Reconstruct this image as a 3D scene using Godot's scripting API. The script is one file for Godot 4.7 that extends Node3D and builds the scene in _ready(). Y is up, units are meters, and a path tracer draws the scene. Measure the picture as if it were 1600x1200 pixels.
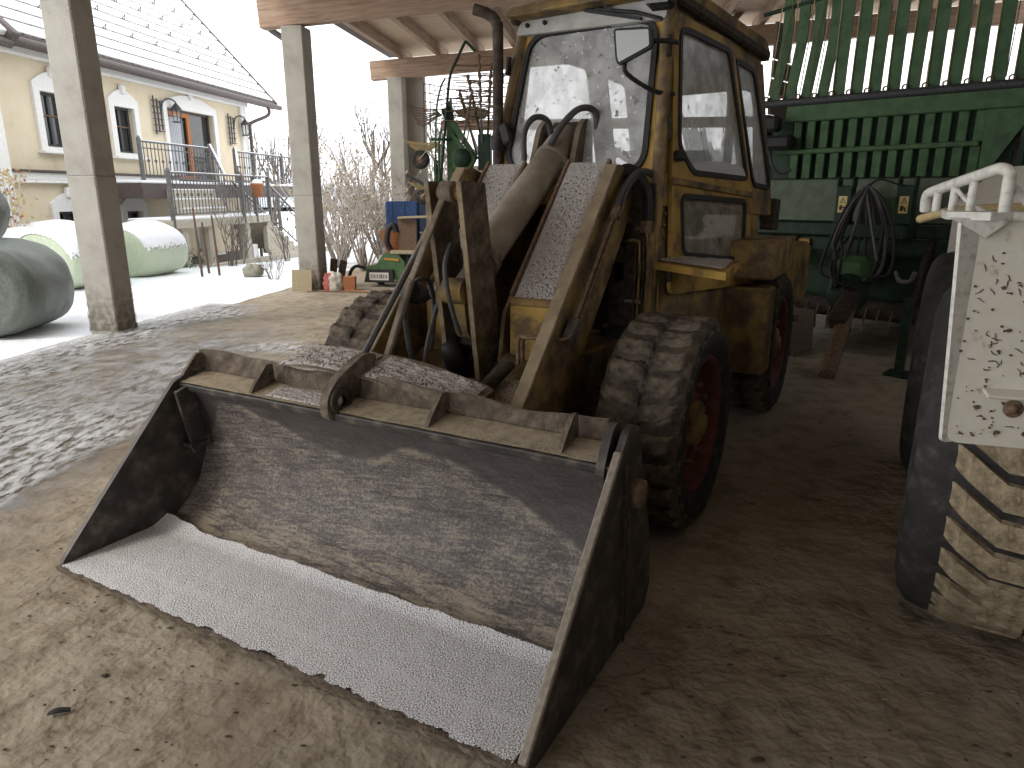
extends Node3D

# A wheel loader under an open shed on a snowy farm, seen from standing height.

class MB extends RefCounted:
	var st := SurfaceTool.new()
	var xf := Transform3D()
	var smooth := false
	func _init(t := Transform3D()):
		st.begin(Mesh.PRIMITIVE_TRIANGLES)
		xf = t
	func v(p: Vector3, uv := Vector2.ZERO):
		st.set_smooth_group(0 if smooth else -1)
		st.set_uv(uv)
		st.add_vertex(xf * p)
	func tri(a: Vector3, b: Vector3, c: Vector3):
		v(a); v(b); v(c)
	func quad(a: Vector3, b: Vector3, c: Vector3, d: Vector3):
		v(a, Vector2(0, 0)); v(b, Vector2(1, 0)); v(c, Vector2(1, 1))
		v(a, Vector2(0, 0)); v(c, Vector2(1, 1)); v(d, Vector2(0, 1))
	func box(c: Vector3, s: Vector3, bs := Basis(), bev := 0.0) -> MB:
		var h := s * 0.5
		smooth = false
		bev = minf(bev, minf(h.x, minf(h.y, h.z)) * 0.9)
		var ax := [Vector3(1, 0, 0), Vector3(0, 1, 0), Vector3(0, 0, 1)]
		for i in 3:
			var j := (i + 1) % 3
			var k := (i + 2) % 3
			for sg in [-1.0, 1.0]:
				var q := []
				for e in [[-1, -1], [1, -1], [1, 1], [-1, 1]]:
					q.append(c + bs * (ax[i] * h[i] * sg + ax[j] * (h[j] - bev) * e[0] + ax[k] * (h[k] - bev) * e[1]))
				if sg > 0: quad(q[3], q[2], q[1], q[0])
				else: quad(q[0], q[1], q[2], q[3])
			if bev > 0.0:
				for sj in [-1.0, 1.0]:
					for sk in [-1.0, 1.0]:
						var p := []
						for e in [-1.0, 1.0]:
							p.append(c + bs * (ax[j] * h[j] * sj + ax[k] * (h[k] - bev) * sk + ax[i] * (h[i] - bev) * e))
							p.append(c + bs * (ax[j] * (h[j] - bev) * sj + ax[k] * h[k] * sk + ax[i] * (h[i] - bev) * e))
						if sj * sk > 0: quad(p[0], p[1], p[3], p[2])
						else: quad(p[2], p[3], p[1], p[0])
		if bev > 0.0:
			for sx in [-1.0, 1.0]:
				for sy in [-1.0, 1.0]:
					for sz in [-1.0, 1.0]:
						var g := Vector3(sx, sy, sz)
						var a := c + bs * (Vector3(h.x, h.y - bev, h.z - bev) * g)
						var b := c + bs * (Vector3(h.x - bev, h.y, h.z - bev) * g)
						var d := c + bs * (Vector3(h.x - bev, h.y - bev, h.z) * g)
						if sx * sy * sz > 0: tri(a, d, b)
						else: tri(a, b, d)
		return self
	func beam(a: Vector3, b: Vector3, w: float, h: float, up := Vector3.UP, bev := 0.0) -> MB:
		var z := (b - a).normalized()
		var x := up.cross(z).normalized()
		if x.length() < 0.5: x = Vector3.RIGHT
		return box((a + b) * 0.5, Vector3(w, h, a.distance_to(b)), Basis(x, z.cross(x), z), bev)
	func tube(pts: Array, r, seg := 8, caps := true) -> MB:
		smooth = true
		var n := pts.size()
		var rings := []
		var ref := Vector3.UP
		var t0: Vector3 = (pts[1] - pts[0]).normalized()
		if absf(t0.y) > 0.9: ref = Vector3.RIGHT
		var nx := ref.cross(t0).normalized()
		for i in n:
			var t: Vector3 = (pts[mini(i + 1, n - 1)] - pts[maxi(i - 1, 0)]).normalized()
			nx = (nx - t * nx.dot(t)).normalized()
			var ny := t.cross(nx)
			var rr: float = r[i] if r is Array else r
			var ring := []
			for k in seg:
				var a := TAU * k / seg
				ring.append(pts[i] + (nx * cos(a) + ny * sin(a)) * rr)
			rings.append(ring)
		for i in n - 1:
			for k in seg:
				var k2 := (k + 1) % seg
				quad(rings[i][k], rings[i + 1][k], rings[i + 1][k2], rings[i][k2])
		if caps:
			smooth = false
			for k in range(1, seg - 1):
				tri(rings[0][0], rings[0][k], rings[0][k + 1])
				tri(rings[n - 1][0], rings[n - 1][k + 1], rings[n - 1][k])
		return self
	func lathe(prof: Array, t: Transform3D, seg := 32, a0 := 0.0, a1 := TAU) -> MB:
		# profile of (radius, height along t's y)
		smooth = true
		for i in prof.size() - 1:
			for k in seg:
				var aa := lerpf(a0, a1, float(k) / seg)
				var ab := lerpf(a0, a1, float(k + 1) / seg)
				var p: Vector2 = prof[i]
				var q: Vector2 = prof[i + 1]
				var A := t * Vector3(p.x * cos(aa), p.y, p.x * sin(aa))
				var B := t * Vector3(p.x * cos(ab), p.y, p.x * sin(ab))
				var C := t * Vector3(q.x * cos(ab), q.y, q.x * sin(ab))
				var D := t * Vector3(q.x * cos(aa), q.y, q.x * sin(aa))
				if p.x > 1e-5 and q.x > 1e-5: quad(A, B, C, D)
				elif p.x > 1e-5: tri(A, B, C)
				elif q.x > 1e-5: tri(A, C, D)
		return self
	func face(poly: PackedVector2Array, t: Transform3D, z: float, flip := false):
		var ix := Geometry2D.triangulate_polygon(poly)
		smooth = false
		for i in range(0, ix.size(), 3):
			var a := t * Vector3(poly[ix[i]].x, poly[ix[i]].y, z)
			var b := t * Vector3(poly[ix[i + 1]].x, poly[ix[i + 1]].y, z)
			var c := t * Vector3(poly[ix[i + 2]].x, poly[ix[i + 2]].y, z)
			var up := (b - a).cross(c - a).dot(t.basis.z) > 0.0
			if up != flip: tri(a, c, b)
			else: tri(a, b, c)
	func face_of(poly: PackedVector2Array, t: Transform3D) -> MB:
		face(poly, t, 0.0)
		return self
	func wall(poly: PackedVector2Array, t: Transform3D, d: float):
		var n := poly.size()
		smooth = false
		var cw := Geometry2D.is_polygon_clockwise(poly)
		for i in n:
			var p := poly[i]
			var q := poly[(i + 1) % n]
			var a := t * Vector3(p.x, p.y, -d * 0.5)
			var b := t * Vector3(q.x, q.y, -d * 0.5)
			var c := t * Vector3(q.x, q.y, d * 0.5)
			var e := t * Vector3(p.x, p.y, d * 0.5)
			if cw: quad(a, b, c, e)
			else: quad(e, c, b, a)
	func prism(poly: PackedVector2Array, t: Transform3D, d: float) -> MB:
		face(poly, t, d * 0.5); face(poly, t, -d * 0.5, true); wall(poly, t, d)
		return self
	func plate(outer: PackedVector2Array, holes: Array, t: Transform3D, d: float) -> MB:
		# a flat plate with openings
		var cuts := [-1000.0]
		for h in holes:
			var c := 0.0
			for p in h: c += p.x
			cuts.append(c / h.size())
		cuts.sort()
		cuts.append(1000.0)
		for i in cuts.size() - 1:
			var strip := PackedVector2Array([Vector2(cuts[i], -1000), Vector2(cuts[i + 1], -1000), Vector2(cuts[i + 1], 1000), Vector2(cuts[i], 1000)])
			var todo: Array = Geometry2D.intersect_polygons(outer, strip)
			for h in holes:
				var next := []
				for p in todo: next.append_array(Geometry2D.clip_polygons(p, h))
				todo = next.duplicate()
			for p in todo:
				if Geometry2D.is_polygon_clockwise(p): continue
				face(p, t, d * 0.5); face(p, t, -d * 0.5, true)
		wall(outer, t, d)
		for h in holes: wall(h, t, d)
		return self
	func grid(fn: Callable, nu: int, nv: int, col = null) -> MB:
		smooth = true
		var pts := []
		for j in nv + 1:
			for i in nu + 1:
				pts.append(fn.call(float(i) / nu, float(j) / nv))
		for j in nv:
			for i in nu:
				for e in [[0, 0], [0, 1], [1, 1], [0, 0], [1, 1], [1, 0]]:
					var uv := Vector2(float(i + e[0]) / nu, float(j + e[1]) / nv)
					if col: st.set_color(col.call(uv.x, uv.y))
					v(pts[(j + e[1]) * (nu + 1) + i + e[0]], uv)
		return self
	func mesh() -> ArrayMesh:
		st.generate_normals()
		st.index()
		return st.commit()

var M := {}
var XF := Transform3D()
var rng := RandomNumberGenerator.new()
var used := {}
const LT_YAW := -29.33

func mb() -> MB:
	return MB.new(XF)

func numbered(n: String) -> String:
	if not used.has(n):
		used[n] = 0
		return n
	used[n] += 1
	return "%s_%03d" % [n, used[n]]

func part(b, called: String, m, parent: Node3D, label := "", stuff := false) -> MeshInstance3D:
	var o := MeshInstance3D.new()
	o.mesh = b.mesh() if b is MB else b
	o.material_override = M[m] if m is String else m
	var n := called
	var i := 0
	while parent.has_node(n):
		i += 1
		n = "%s_%03d" % [called, i]
	o.name = n
	parent.add_child(o, true)
	if label: o.set_meta("label", label)
	if stuff: o.set_meta("kind", "stuff")
	return o

func tag(o: Node, label: String, category := "", group := "", kind := ""):
	if label: o.set_meta("label", label)
	if category: o.set_meta("category", category)
	if group: o.set_meta("group", group)
	if kind: o.set_meta("kind", kind)

func thing(called: String, label: String, category: String, frame: Transform3D, base := Vector3.ZERO, group := "") -> Node3D:
	var o := Node3D.new()
	o.name = numbered(called)
	add_child(o)
	o.transform = frame * Transform3D(Basis(), base)
	XF = Transform3D(Basis(), -base)
	tag(o, label, category, group)
	return o

func single(b, called: String, m, label: String, category: String, frame := Transform3D(), base := Vector3.ZERO, group := "", kind := "") -> MeshInstance3D:
	var o := MeshInstance3D.new()
	o.name = numbered(called)
	o.mesh = b.mesh() if b is MB else b
	o.material_override = M[m] if m is String else m
	add_child(o)
	o.transform = frame * Transform3D(Basis(), base)
	tag(o, label, category, group, kind)
	return o

func sub(called: String, parent: Node3D, t := Transform3D()) -> Node3D:
	var o := Node3D.new()
	o.name = called
	parent.add_child(o, true)
	o.transform = t
	return o

func dup(o: Node3D, called: String, t: Transform3D, label: String) -> Node3D:
	var c: Node3D = o.duplicate()
	c.name = numbered(called)
	add_child(c)
	c.transform = t
	c.set_meta("label", label)
	return c

# ---- plane helpers: a 2D drawing (z, y) at some x, (x, y) at some z, (x, z) at some y
func PX(x: float) -> Transform3D: return Transform3D(Basis(Vector3(0, 0, 1), Vector3(0, 1, 0), Vector3(-1, 0, 0)), Vector3(x, 0, 0))
func PZ(z: float) -> Transform3D: return Transform3D(Basis(), Vector3(0, 0, z))
func PY(y: float) -> Transform3D: return Transform3D(Basis(Vector3(1, 0, 0), Vector3(0, 0, 1), Vector3(0, -1, 0)), Vector3(0, y, 0))

func V2(a: Array) -> PackedVector2Array:
	var r := PackedVector2Array()
	for i in range(0, a.size(), 2): r.append(Vector2(a[i], a[i + 1]))
	return r

func rnd(poly: PackedVector2Array, r: float, n := 4) -> PackedVector2Array:
	var o := PackedVector2Array()
	var c := poly.size()
	for i in c:
		var p := poly[i]
		var a := poly[(i + c - 1) % c]
		var b := poly[(i + 1) % c]
		var ra := minf(r, p.distance_to(a) * 0.45)
		var rb := minf(r, p.distance_to(b) * 0.45)
		var s := p + (a - p).normalized() * ra
		var e := p + (b - p).normalized() * rb
		for k in n + 1:
			var t := float(k) / n
			o.append(s.lerp(p, t).lerp(p.lerp(e, t), t))
	return o

func rect(x0: float, y0: float, x1: float, y1: float) -> PackedVector2Array:
	return PackedVector2Array([Vector2(x0, y0), Vector2(x1, y0), Vector2(x1, y1), Vector2(x0, y1)])

func grow(poly: PackedVector2Array, d: float) -> PackedVector2Array:
	var r := Geometry2D.offset_polygon(poly, d, Geometry2D.JOIN_ROUND)
	return r[0] if r.size() else poly

func seal(poly: PackedVector2Array, t: Transform3D, w: float, d: float) -> MB:
	return mb().plate(grow(poly, w * 0.5), [grow(poly, -w * 0.5)], t, d)

func curve(pts: Array, per := 5) -> Array:
	var o := []
	var n := pts.size()
	for i in n - 1:
		var p0: Vector3 = pts[maxi(i - 1, 0)]
		var p3: Vector3 = pts[mini(i + 2, n - 1)]
		for k in per: o.append(pts[i].cubic_interpolate(pts[i + 1], p0, p3, float(k) / per))
	o.append(pts[n - 1])
	return o

# ---- materials
func noise(sd: int, freq: float, oct := 4, kind := FastNoiseLite.TYPE_SIMPLEX_SMOOTH, warp := 0.0, gain := 0.5) -> FastNoiseLite:
	var n := FastNoiseLite.new()
	n.seed = sd; n.noise_type = kind; n.frequency = freq
	n.fractal_octaves = oct
	n.fractal_gain = gain
	n.fractal_type = FastNoiseLite.FRACTAL_FBM if oct > 1 else FastNoiseLite.FRACTAL_NONE
	if warp > 0.0:
		n.domain_warp_enabled = true; n.domain_warp_amplitude = warp; n.domain_warp_frequency = freq
	return n

func ntex(nz: FastNoiseLite, stops = null, size := 512) -> NoiseTexture2D:
	var t := NoiseTexture2D.new()
	t.width = size; t.height = size; t.seamless = true; t.seamless_blend_skirt = 0.25; t.normalize = true
	t.noise = nz
	if stops:
		var g := Gradient.new()
		var off := PackedFloat32Array()
		var cols := PackedColorArray()
		for s in stops:
			off.append(s[0])
			var c: Color = s[1]
			cols.append(Color(c.linear_to_srgb(), c.a))
		g.offsets = off; g.colors = cols
		t.color_ramp = g
	return t

var bumps := {}
func bump_of(key: String, sd: int, freq: float, oct := 5, kind := FastNoiseLite.TYPE_SIMPLEX_SMOOTH, warp := 0.0):
	if not bumps.has(key): bumps[key] = ntex(noise(sd, freq, oct, kind, warp, 0.6))
	return bumps[key]

func L(r: float, g: float, b: float, a := 1.0) -> Color: return Color(r, g, b, a)

# key, colour stops (linear), noise frequency, tiles per metre, roughness, relief in cm
func mt(key: String, stops: Array, freq := 0.012, tiles := Vector3.ONE, rough := 0.8, relief := 0.0, o := {}) -> StandardMaterial3D:
	var m := StandardMaterial3D.new()
	m.resource_name = key
	m.roughness = rough
	m.metallic = o.get("metal", 0.0)
	m.metallic_specular = o.get("spec", 0.4)
	if stops.size() == 1: m.albedo_color = Color(stops[0]).linear_to_srgb()
	else: m.albedo_texture = ntex(noise(o.get("seed", key.hash() % 1000), freq, o.get("oct", 5), o.get("kind", FastNoiseLite.TYPE_SIMPLEX_SMOOTH), o.get("warp", 0.0), o.get("gain", 0.62 if o.get("oct", 5) >= 6 else 0.5)), stops, o.get("size", 512))
	m.uv1_triplanar = true
	m.uv1_world_triplanar = o.get("world", false)
	m.uv1_scale = tiles
	m.uv1_triplanar_sharpness = 4.0
	if relief > 0.0:
		m.heightmap_enabled = true
		m.heightmap_scale = relief
		m.heightmap_texture = o.bump if o.has("bump") else bump_of("fine", 5, 0.03)
	if o.get("scissor", 0.0) > 0.0:
		m.transparency = BaseMaterial3D.TRANSPARENCY_ALPHA_SCISSOR
		m.alpha_scissor_threshold = o.scissor
	if o.get("alpha", false): m.transparency = BaseMaterial3D.TRANSPARENCY_ALPHA
	if o.get("vc", false): m.vertex_color_use_as_albedo = true
	if o.has("back"):
		m.backlight_enabled = true
		m.backlight = Color(o.back, o.back, o.back * .97)
	m.cull_mode = BaseMaterial3D.CULL_DISABLED
	M[key] = m
	return m

func materials():
	var V := Vector3.ONE
	var grain = bump_of("grain", 11, 0.11, 3)
	var lump = bump_of("lump", 12, 0.018, 5)
	var crust = bump_of("crust", 13, 0.02, 6, FastNoiseLite.TYPE_SIMPLEX_SMOOTH, 30.0)
	var cell = bump_of("cell", 14, 0.12, 2, FastNoiseLite.TYPE_CELLULAR)
	mt("snow", [[0.0, L(.80, .82, .85)], [1.0, L(.90, .91, .93)]], 0.01, V * .6, .75, 1.2, {bump = lump, world = true})
	mt("snow_grain", [[0.0, L(.16, .155, .155, .1)], [.24, L(.26, .25, .25, .45)], [.36, L(.46, .45, .46, .7)], [.45, L(.61, .61, .63, .9)], [.55, L(.72, .72, .74, 1)], [.70, L(.82, .82, .84, 1)], [1.0, L(.86, .86, .88, 1)]], 0.046, V * 3.0, .8, .26, {oct = 2, bump = bump_of("grit", 16, .07, 2), size = 1024, scissor = .42, vc = true})
	mt("snow_film", [[0.0, L(.30, .25, .2, 0)], [.28, L(.36, .31, .26, 0.0)], [.33, L(.40, .36, .32, 1)], [.6, L(.52, .49, .46, 1)], [1.0, L(.70, .69, .68, 1)]], 0.05, V * 2.6, .85, .5, {oct = 5, scissor = .5, bump = grain})
	mt("floor", [[0.0, L(.50, .47, .43)], [.25, L(.70, .67, .63)], [.42, L(.87, .85, .82)], [.56, L(.97, .96, .94)], [.8, L(1.0, 1.0, 1.0)], [1.0, L(1, 1, 1)]], 0.008, Vector3(.45, .45, .5), .88, 2.0, {vc = true, bump = bump_of("ground", 15, .016, 8, FastNoiseLite.TYPE_SIMPLEX_SMOOTH, 12.0), world = true, size = 1024, warp = 18.0, oct = 9, gain = .64})
	mt("slush", [[0.0, L(.36, .34, .32, .0)], [.38, L(.40, .385, .37, .12)], [.58, L(.50, .50, .50, .5)], [1.0, L(.66, .67, .70, .9)]], 0.007, Vector3(.28, .28, .34), .25, .5, {vc = true, alpha = true, bump = crust, world = true, size = 1024, warp = 60.0, oct = 9})
	mt("slush_crisp", [[0.0, L(.26, .245, .225, 0)], [.30, L(.29, .275, .255, .06)], [.40, L(.36, .35, .34, .55)], [.50, L(.44, .435, .43, .80)], [.66, L(.52, .52, .53, .92)], [1.0, L(.64, .65, .67, 1)]], 0.018, Vector3(.55, .55, .24), .28, .5, {vc = true, alpha = true, bump = crust, world = true, size = 1024, warp = 25.0, oct = 9, gain = .66})
	mt("wet", [[0.0, L(.15, .115, .08, .1)], [.40, L(.16, .125, .09, .35)], [.60, L(.17, .135, .095, .8)], [1.0, L(.13, .105, .08, .95)]], 0.006, Vector3(.33, .33, .4), .16, 0.0, {vc = true, alpha = true, world = true, size = 1024, warp = 50.0, oct = 8, spec = .5})
	mt("concrete", [[0.0, L(.30, .28, .245)], [.45, L(.37, .35, .31)], [1.0, L(.42, .40, .355)]], 0.006, V * .6, .9, .35, {bump = grain, oct = 7})
	mt("timber", [[0.0, L(.25, .16, .11)], [.4, L(.38, .26, .185)], [1.0, L(.49, .37, .28)]], 0.010, Vector3(.3, 3.2, 3.2), .8, .25, {seed = 21, warp = 14.0, oct = 7})
	mt("timber_deep", [[0.0, L(.25, .165, .115)], [.4, L(.39, .28, .20)], [1.0, L(.49, .37, .28)]], 0.010, Vector3(3.2, 3.2, .3), .8, .25, {seed = 22, warp = 14.0, oct = 7})
	mt("boards", [[0.0, L(.38, .27, .18)], [.4, L(.56, .43, .31)], [1.0, L(.68, .56, .43)]], 0.012, Vector3(.5, 5, 5), .8, .2, {seed = 23, warp = 12.0, oct = 7})
	mt("board_dark", [[0.0, L(.10, .075, .055)], [1.0, L(.22, .18, .14)]], 0.02, Vector3(4, 4, .6), .85, .2, {seed = 24})
	mt("yellow", [[0.0, L(.07, .047, .028)], [.24, L(.21, .132, .046)], [.38, L(.38, .235, .06)], [.7, L(.48, .30, .066)], [1.0, L(.40, .285, .12)]], 0.007, V * .9, .6, .1, {oct = 8, seed = 31})
	mt("ochre", [[0.0, L(.14, .10, .06)], [.45, L(.26, .20, .13)], [.7, L(.34, .26, .16)], [1.0, L(.38, .31, .21)]], 0.010, V * 1.4, .85, .2, {oct = 8, seed = 30})
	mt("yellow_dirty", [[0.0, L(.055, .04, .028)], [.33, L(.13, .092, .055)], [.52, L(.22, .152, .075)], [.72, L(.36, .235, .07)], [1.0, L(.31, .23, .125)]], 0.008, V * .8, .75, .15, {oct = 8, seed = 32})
	mt("dusty", [[0.0, L(.14, .108, .08)], [.45, L(.22, .175, .13)], [1.0, L(.33, .275, .215)]], 0.012, V * 1.3, .9, .3, {oct = 7, seed = 33, bump = grain})
	mt("dusty_dark", [[0.0, L(.06, .045, .034)], [.35, L(.115, .09, .068)], [.55, L(.165, .132, .10)], [.75, L(.225, .185, .14)], [1.0, L(.31, .255, .195)]], 0.014, V * 1.3, .9, .3, {oct = 8, seed = 29, bump = grain})
	mt("dusty_snow", [[0.0, L(.23, .185, .135)], [.45, L(.31, .26, .20)], [.65, L(.38, .33, .27)], [1.0, L(.48, .44, .39)]], 0.006, V * 1.0, .9, .3, {oct = 8, seed = 28, bump = grain})
	mt("dust_tan", [[0.0, L(.22, .18, .12)], [.4, L(.36, .30, .21)], [1.0, L(.46, .39, .29)]], 0.02, V * 1.6, .95, .25, {oct = 6, seed = 34, bump = grain})
	mt("grime", [[0.0, L(.025, .02, .017)], [.5, L(.06, .045, .035)], [1.0, L(.13, .095, .065)]], 0.02, V * 1.5, .8, .3, {oct = 6, seed = 35})
	mt("steel", [[0.0, L(.022, .019, .017)], [.4, L(.045, .038, .033)], [.6, L(.075, .063, .053)], [.75, L(.12, .10, .08)], [1.0, L(.19, .16, .12)]], 0.012, V * 1.2, .55, .15, {oct = 8, seed = 36, spec = .5})
	mt("steel_edge", [[0.0, L(.18, .15, .12)], [1.0, L(.42, .37, .30)]], 0.03, V * 2.5, .55, .1, {seed = 37})
	mt("rubber_mud", [[0.0, L(.026, .022, .018)], [.35, L(.055, .046, .036)], [.5, L(.095, .078, .058)], [.65, L(.14, .116, .085)], [1.0, L(.22, .18, .13)]], 0.012, V * 1.1, .9, .6, {oct = 8, seed = 38, bump = crust})
	mt("rubber", [[0.0, L(.020, .019, .018)], [.5, L(.032, .030, .028)], [.68, L(.05, .046, .041)], [1.0, L(.13, .115, .095)]], 0.012, V * 1.5, .75, .2, {oct = 8, seed = 39})
	mt("tread_base", [[0.0, L(.03, .026, .021)], [.4, L(.06, .05, .04)], [.6, L(.10, .082, .061)], [1.0, L(.15, .122, .09)]], 0.014, V * 1.1, .95, .6, {oct = 8, seed = 27, bump = crust})
	mt("lug_mud", [[0.0, L(.17, .132, .088)], [.34, L(.26, .205, .135)], [.5, L(.34, .27, .175)], [.66, L(.39, .315, .21)], [1.0, L(.45, .375, .265)]], 0.02, V * 1.8, .95, .7, {oct = 8, seed = 40, bump = crust, gain = .66})
	mt("hose", [[0.0, L(.05, .05, .05)], [1.0, L(.13, .125, .12)]], 0.03, V * 3, .6, 0, {seed = 41})
	mt("black", [[0.0, L(.012, .012, .013)], [1.0, L(.04, .038, .036)]], 0.03, V * 2, .6, 0, {seed = 42})
	mt("red_rim", [[0.0, L(.05, .028, .022)], [.5, L(.15, .045, .035)], [1.0, L(.20, .085, .065)]], 0.012, V * 2, .75, .1, {oct = 7, seed = 43})
	mt("grey_panel", [[0.0, L(.34, .33, .30)], [1.0, L(.52, .51, .48)]], 0.015, V, .6, .05, {seed = 44})
	mt("green", [[0.0, L(.045, .078, .038)], [.5, L(.066, .138, .058)], [1.0, L(.10, .17, .085)]], 0.010, V * 1.0, .6, .1, {oct = 8, seed = 45})
	mt("green_grey", [[0.0, L(.075, .105, .065)], [1.0, L(.15, .18, .125)]], 0.012, V, .6, .05, {oct = 5, seed = 46})
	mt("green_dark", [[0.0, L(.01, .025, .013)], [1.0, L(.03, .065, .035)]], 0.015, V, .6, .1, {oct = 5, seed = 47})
	mt("cream", [[0.0, L(.28, .22, .15)], [.14, L(.52, .46, .36)], [.26, L(.74, .70, .60)], [1.0, L(.80, .77, .68)]], 0.02, V * 1.1, .6, .1, {oct = 8, seed = 48})
	mt("white_tube", [[0.0, L(.45, .41, .33)], [.4, L(.70, .68, .62)], [1.0, L(.78, .77, .72)]], 0.03, V * 2, .5, .05, {seed = 49})
	mt("wrap_dark", [[0.0, L(.115, .135, .115)], [1.0, L(.165, .185, .16)]], 0.02, Vector3(1.2, 1.2, 5), .40, .4, {seed = 50})
	mt("wrap", [[0.0, L(.46, .53, .38)], [1.0, L(.58, .63, .49)]], 0.02, Vector3(1.2, 1.2, 5), .42, .35, {seed = 51})
	mt("plaster", [[0.0, L(.54, .46, .33)], [.3, L(.65, .56, .41)], [1.0, L(.71, .62, .47)]], 0.006, V * .35, .9, .15, {seed = 52, oct = 7, bump = grain})
	mt("stucco", [[0.0, L(.70, .69, .66)], [1.0, L(.80, .79, .77)]], 0.02, V, .85, .05, {seed = 53})
	mt("tile", [[0.0, L(.08, .065, .055)], [1.0, L(.17, .13, .115)]], 0.03, V, .8, 0, {seed = 54})
	mt("brown_metal", [[0.0, L(.06, .045, .04)], [1.0, L(.12, .095, .085)]], 0.02, V, .5, 0, {seed = 55})
	mt("iron", [[0.0, L(.035, .035, .038)], [1.0, L(.10, .10, .105)]], 0.03, V * 2, .55, 0, {seed = 56})
	mt("zinc", [[0.0, L(.085, .08, .078)], [1.0, L(.19, .185, .18)]], 0.02, V, .55, 0, {seed = 57})
	mt("bark", [[0.0, L(.22, .185, .16)], [1.0, L(.42, .37, .33)]], 0.04, V * 2, .9, .2, {seed = 58})
	mt("twig", [[0.0, L(.46, .41, .37)], [1.0, L(.66, .61, .57)]], 0.04, V * 2, .9, 0, {seed = 59})
	mt("tree_bark", [[0.0, L(.09, .075, .065)], [1.0, L(.20, .175, .155)]], 0.04, V * 2, .95, 0, {seed = 26})
	mt("leaf", [[0.0, L(.34, .27, .17)], [1.0, L(.56, .47, .34)]], 0.05, V * 3, .9, 0, {seed = 60})
	mt("cardboard", [[0.0, L(.32, .26, .17)], [1.0, L(.42, .35, .24)]], 0.02, V * 2, .9, .05, {seed = 61})
	mt("terracotta", [[0.0, L(.30, .11, .05)], [1.0, L(.46, .20, .10)]], 0.02, V * 3, .85, .05, {seed = 62})
	mt("sack", [[0.0, L(.45, .40, .35)], [1.0, L(.70, .66, .60)]], 0.03, V * 3, .8, .4, {seed = 63})
	mt("sack_red", [[0.0, L(.26, .06, .05)], [1.0, L(.40, .12, .10)]], 0.03, V * 3, .7, .2, {seed = 64})
	mt("blue", [[0.0, L(.015, .045, .15)], [1.0, L(.03, .09, .27)]], 0.02, V, .4, 0, {seed = 65})
	mt("brown_wood", [[0.0, L(.09, .055, .035)], [1.0, L(.19, .12, .075)]], 0.02, Vector3(4, 1, 4), .7, .1, {seed = 66})
	mt("straw", [[0.0, L(.42, .32, .15)], [1.0, L(.60, .48, .26)]], 0.04, V * 3, .9, 0, {seed = 67})
	mt("rust", [[0.0, L(.10, .06, .04)], [.5, L(.20, .13, .085)], [1.0, L(.30, .22, .16)]], 0.03, V * 2, .85, .1, {seed = 68})
	mt("stone", [[0.0, L(.20, .19, .15)], [1.0, L(.36, .35, .29)]], 0.02, V * 2, .9, .5, {seed = 69})
	mt("orange_red", [L(.36, .13, .04)], 0.01, V, .6)
	mt("orange_yellow", [L(.42, .22, .04)], 0.01, V, .5)
	mt("curtain", [[0.0, L(.40, .42, .45)], [1.0, L(.62, .63, .65)]], 0.03, Vector3(6, .4, 6), .9, 0, {seed = 70})
	mt("lane", [[0.0, L(.40, .36, .29)], [1.0, L(.55, .50, .42)]], 0.02, V, .9, .3, {seed = 71})
	mt("hill", [[0.0, L(.30, .33, .36)], [.5, L(.38, .41, .45)], [1.0, L(.50, .53, .57)]], 0.02, V * .02, .95, 0, {seed = 72})
	mt("mud_stain", [[0.0, L(.16, .13, .095, 0)], [.42, L(.18, .148, .11, .25)], [.58, L(.21, .175, .13, .7)], [1.0, L(.25, .21, .16, .95)]], 0.014, V * 1.2, .95, .1, {oct = 8, seed = 74, alpha = true, vc = true})
	mt("dried_mud", [[0.0, L(.085, .052, .032)], [1.0, L(.21, .145, .09)]], 0.05, V * 3, .95, .3, {seed = 75})
	mt("earth", [[0.0, L(.10, .075, .05)], [1.0, L(.24, .18, .12)]], 0.04, V * 2, .95, .5, {seed = 73})
	# dusty panes: a film of dried mud and frost with scraped patches
	mt("pane_dusty", [[0.0, L(.56, .56, .54, .42)], [.4, L(.66, .66, .64, .54)], [.6, L(.72, .72, .70, .64)], [1.0, L(.78, .78, .77, .76)]], 0.006, V * 1.2, .25, 0, {alpha = true, oct = 8, seed = 80, spec = .6, back = .5})
	mt("snow_cap", [[0.0, L(.80, .81, .83, .30)], [.5, L(.84, .85, .87, .62)], [1.0, L(.88, .89, .91, 1)]], 0.02, V * 1.6, .8, .5, {oct = 6, seed = 85, scissor = .30, vc = true, bump = lump})
	mt("pane_specks", [[0.0, L(.80, .80, .79, 0)], [.80, L(.80, .80, .79, 0)], [.82, L(.74, .74, .73, 1)], [1.0, L(.82, .82, .81, 1)]], 0.03, V * 1.5, .7, 0, {scissor = .5, oct = 5, seed = 83, back = .7})
	mt("pane_scrapes", [[0.0, L(.22, .205, .18, 1)], [.20, L(.24, .22, .20, 1)], [.22, L(.24, .22, .20, 0)], [1.0, L(.24, .22, .20, 0)]], 0.022, V * 1.6, .8, 0, {scissor = .5, oct = 5, seed = 84})
	mt("pane_frost", [[0.0, L(.62, .66, .66, .6)], [1.0, L(.72, .76, .76, .85)]], 0.015, V * 1.2, .4, 0, {alpha = true, oct = 5, seed = 81, back = .7})
	mt("pane_mud", [[0.0, L(.34, .31, .25, .4)], [.5, L(.42, .39, .32, .55)], [1.0, L(.52, .50, .44, .75)]], 0.008, V * 1.2, .5, 0, {alpha = true, oct = 7, seed = 82, back = .5})
	var g := StandardMaterial3D.new()
	g.albedo_color = Color(.75, .8, .8, .12); g.transparency = BaseMaterial3D.TRANSPARENCY_ALPHA; g.roughness = .04
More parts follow.
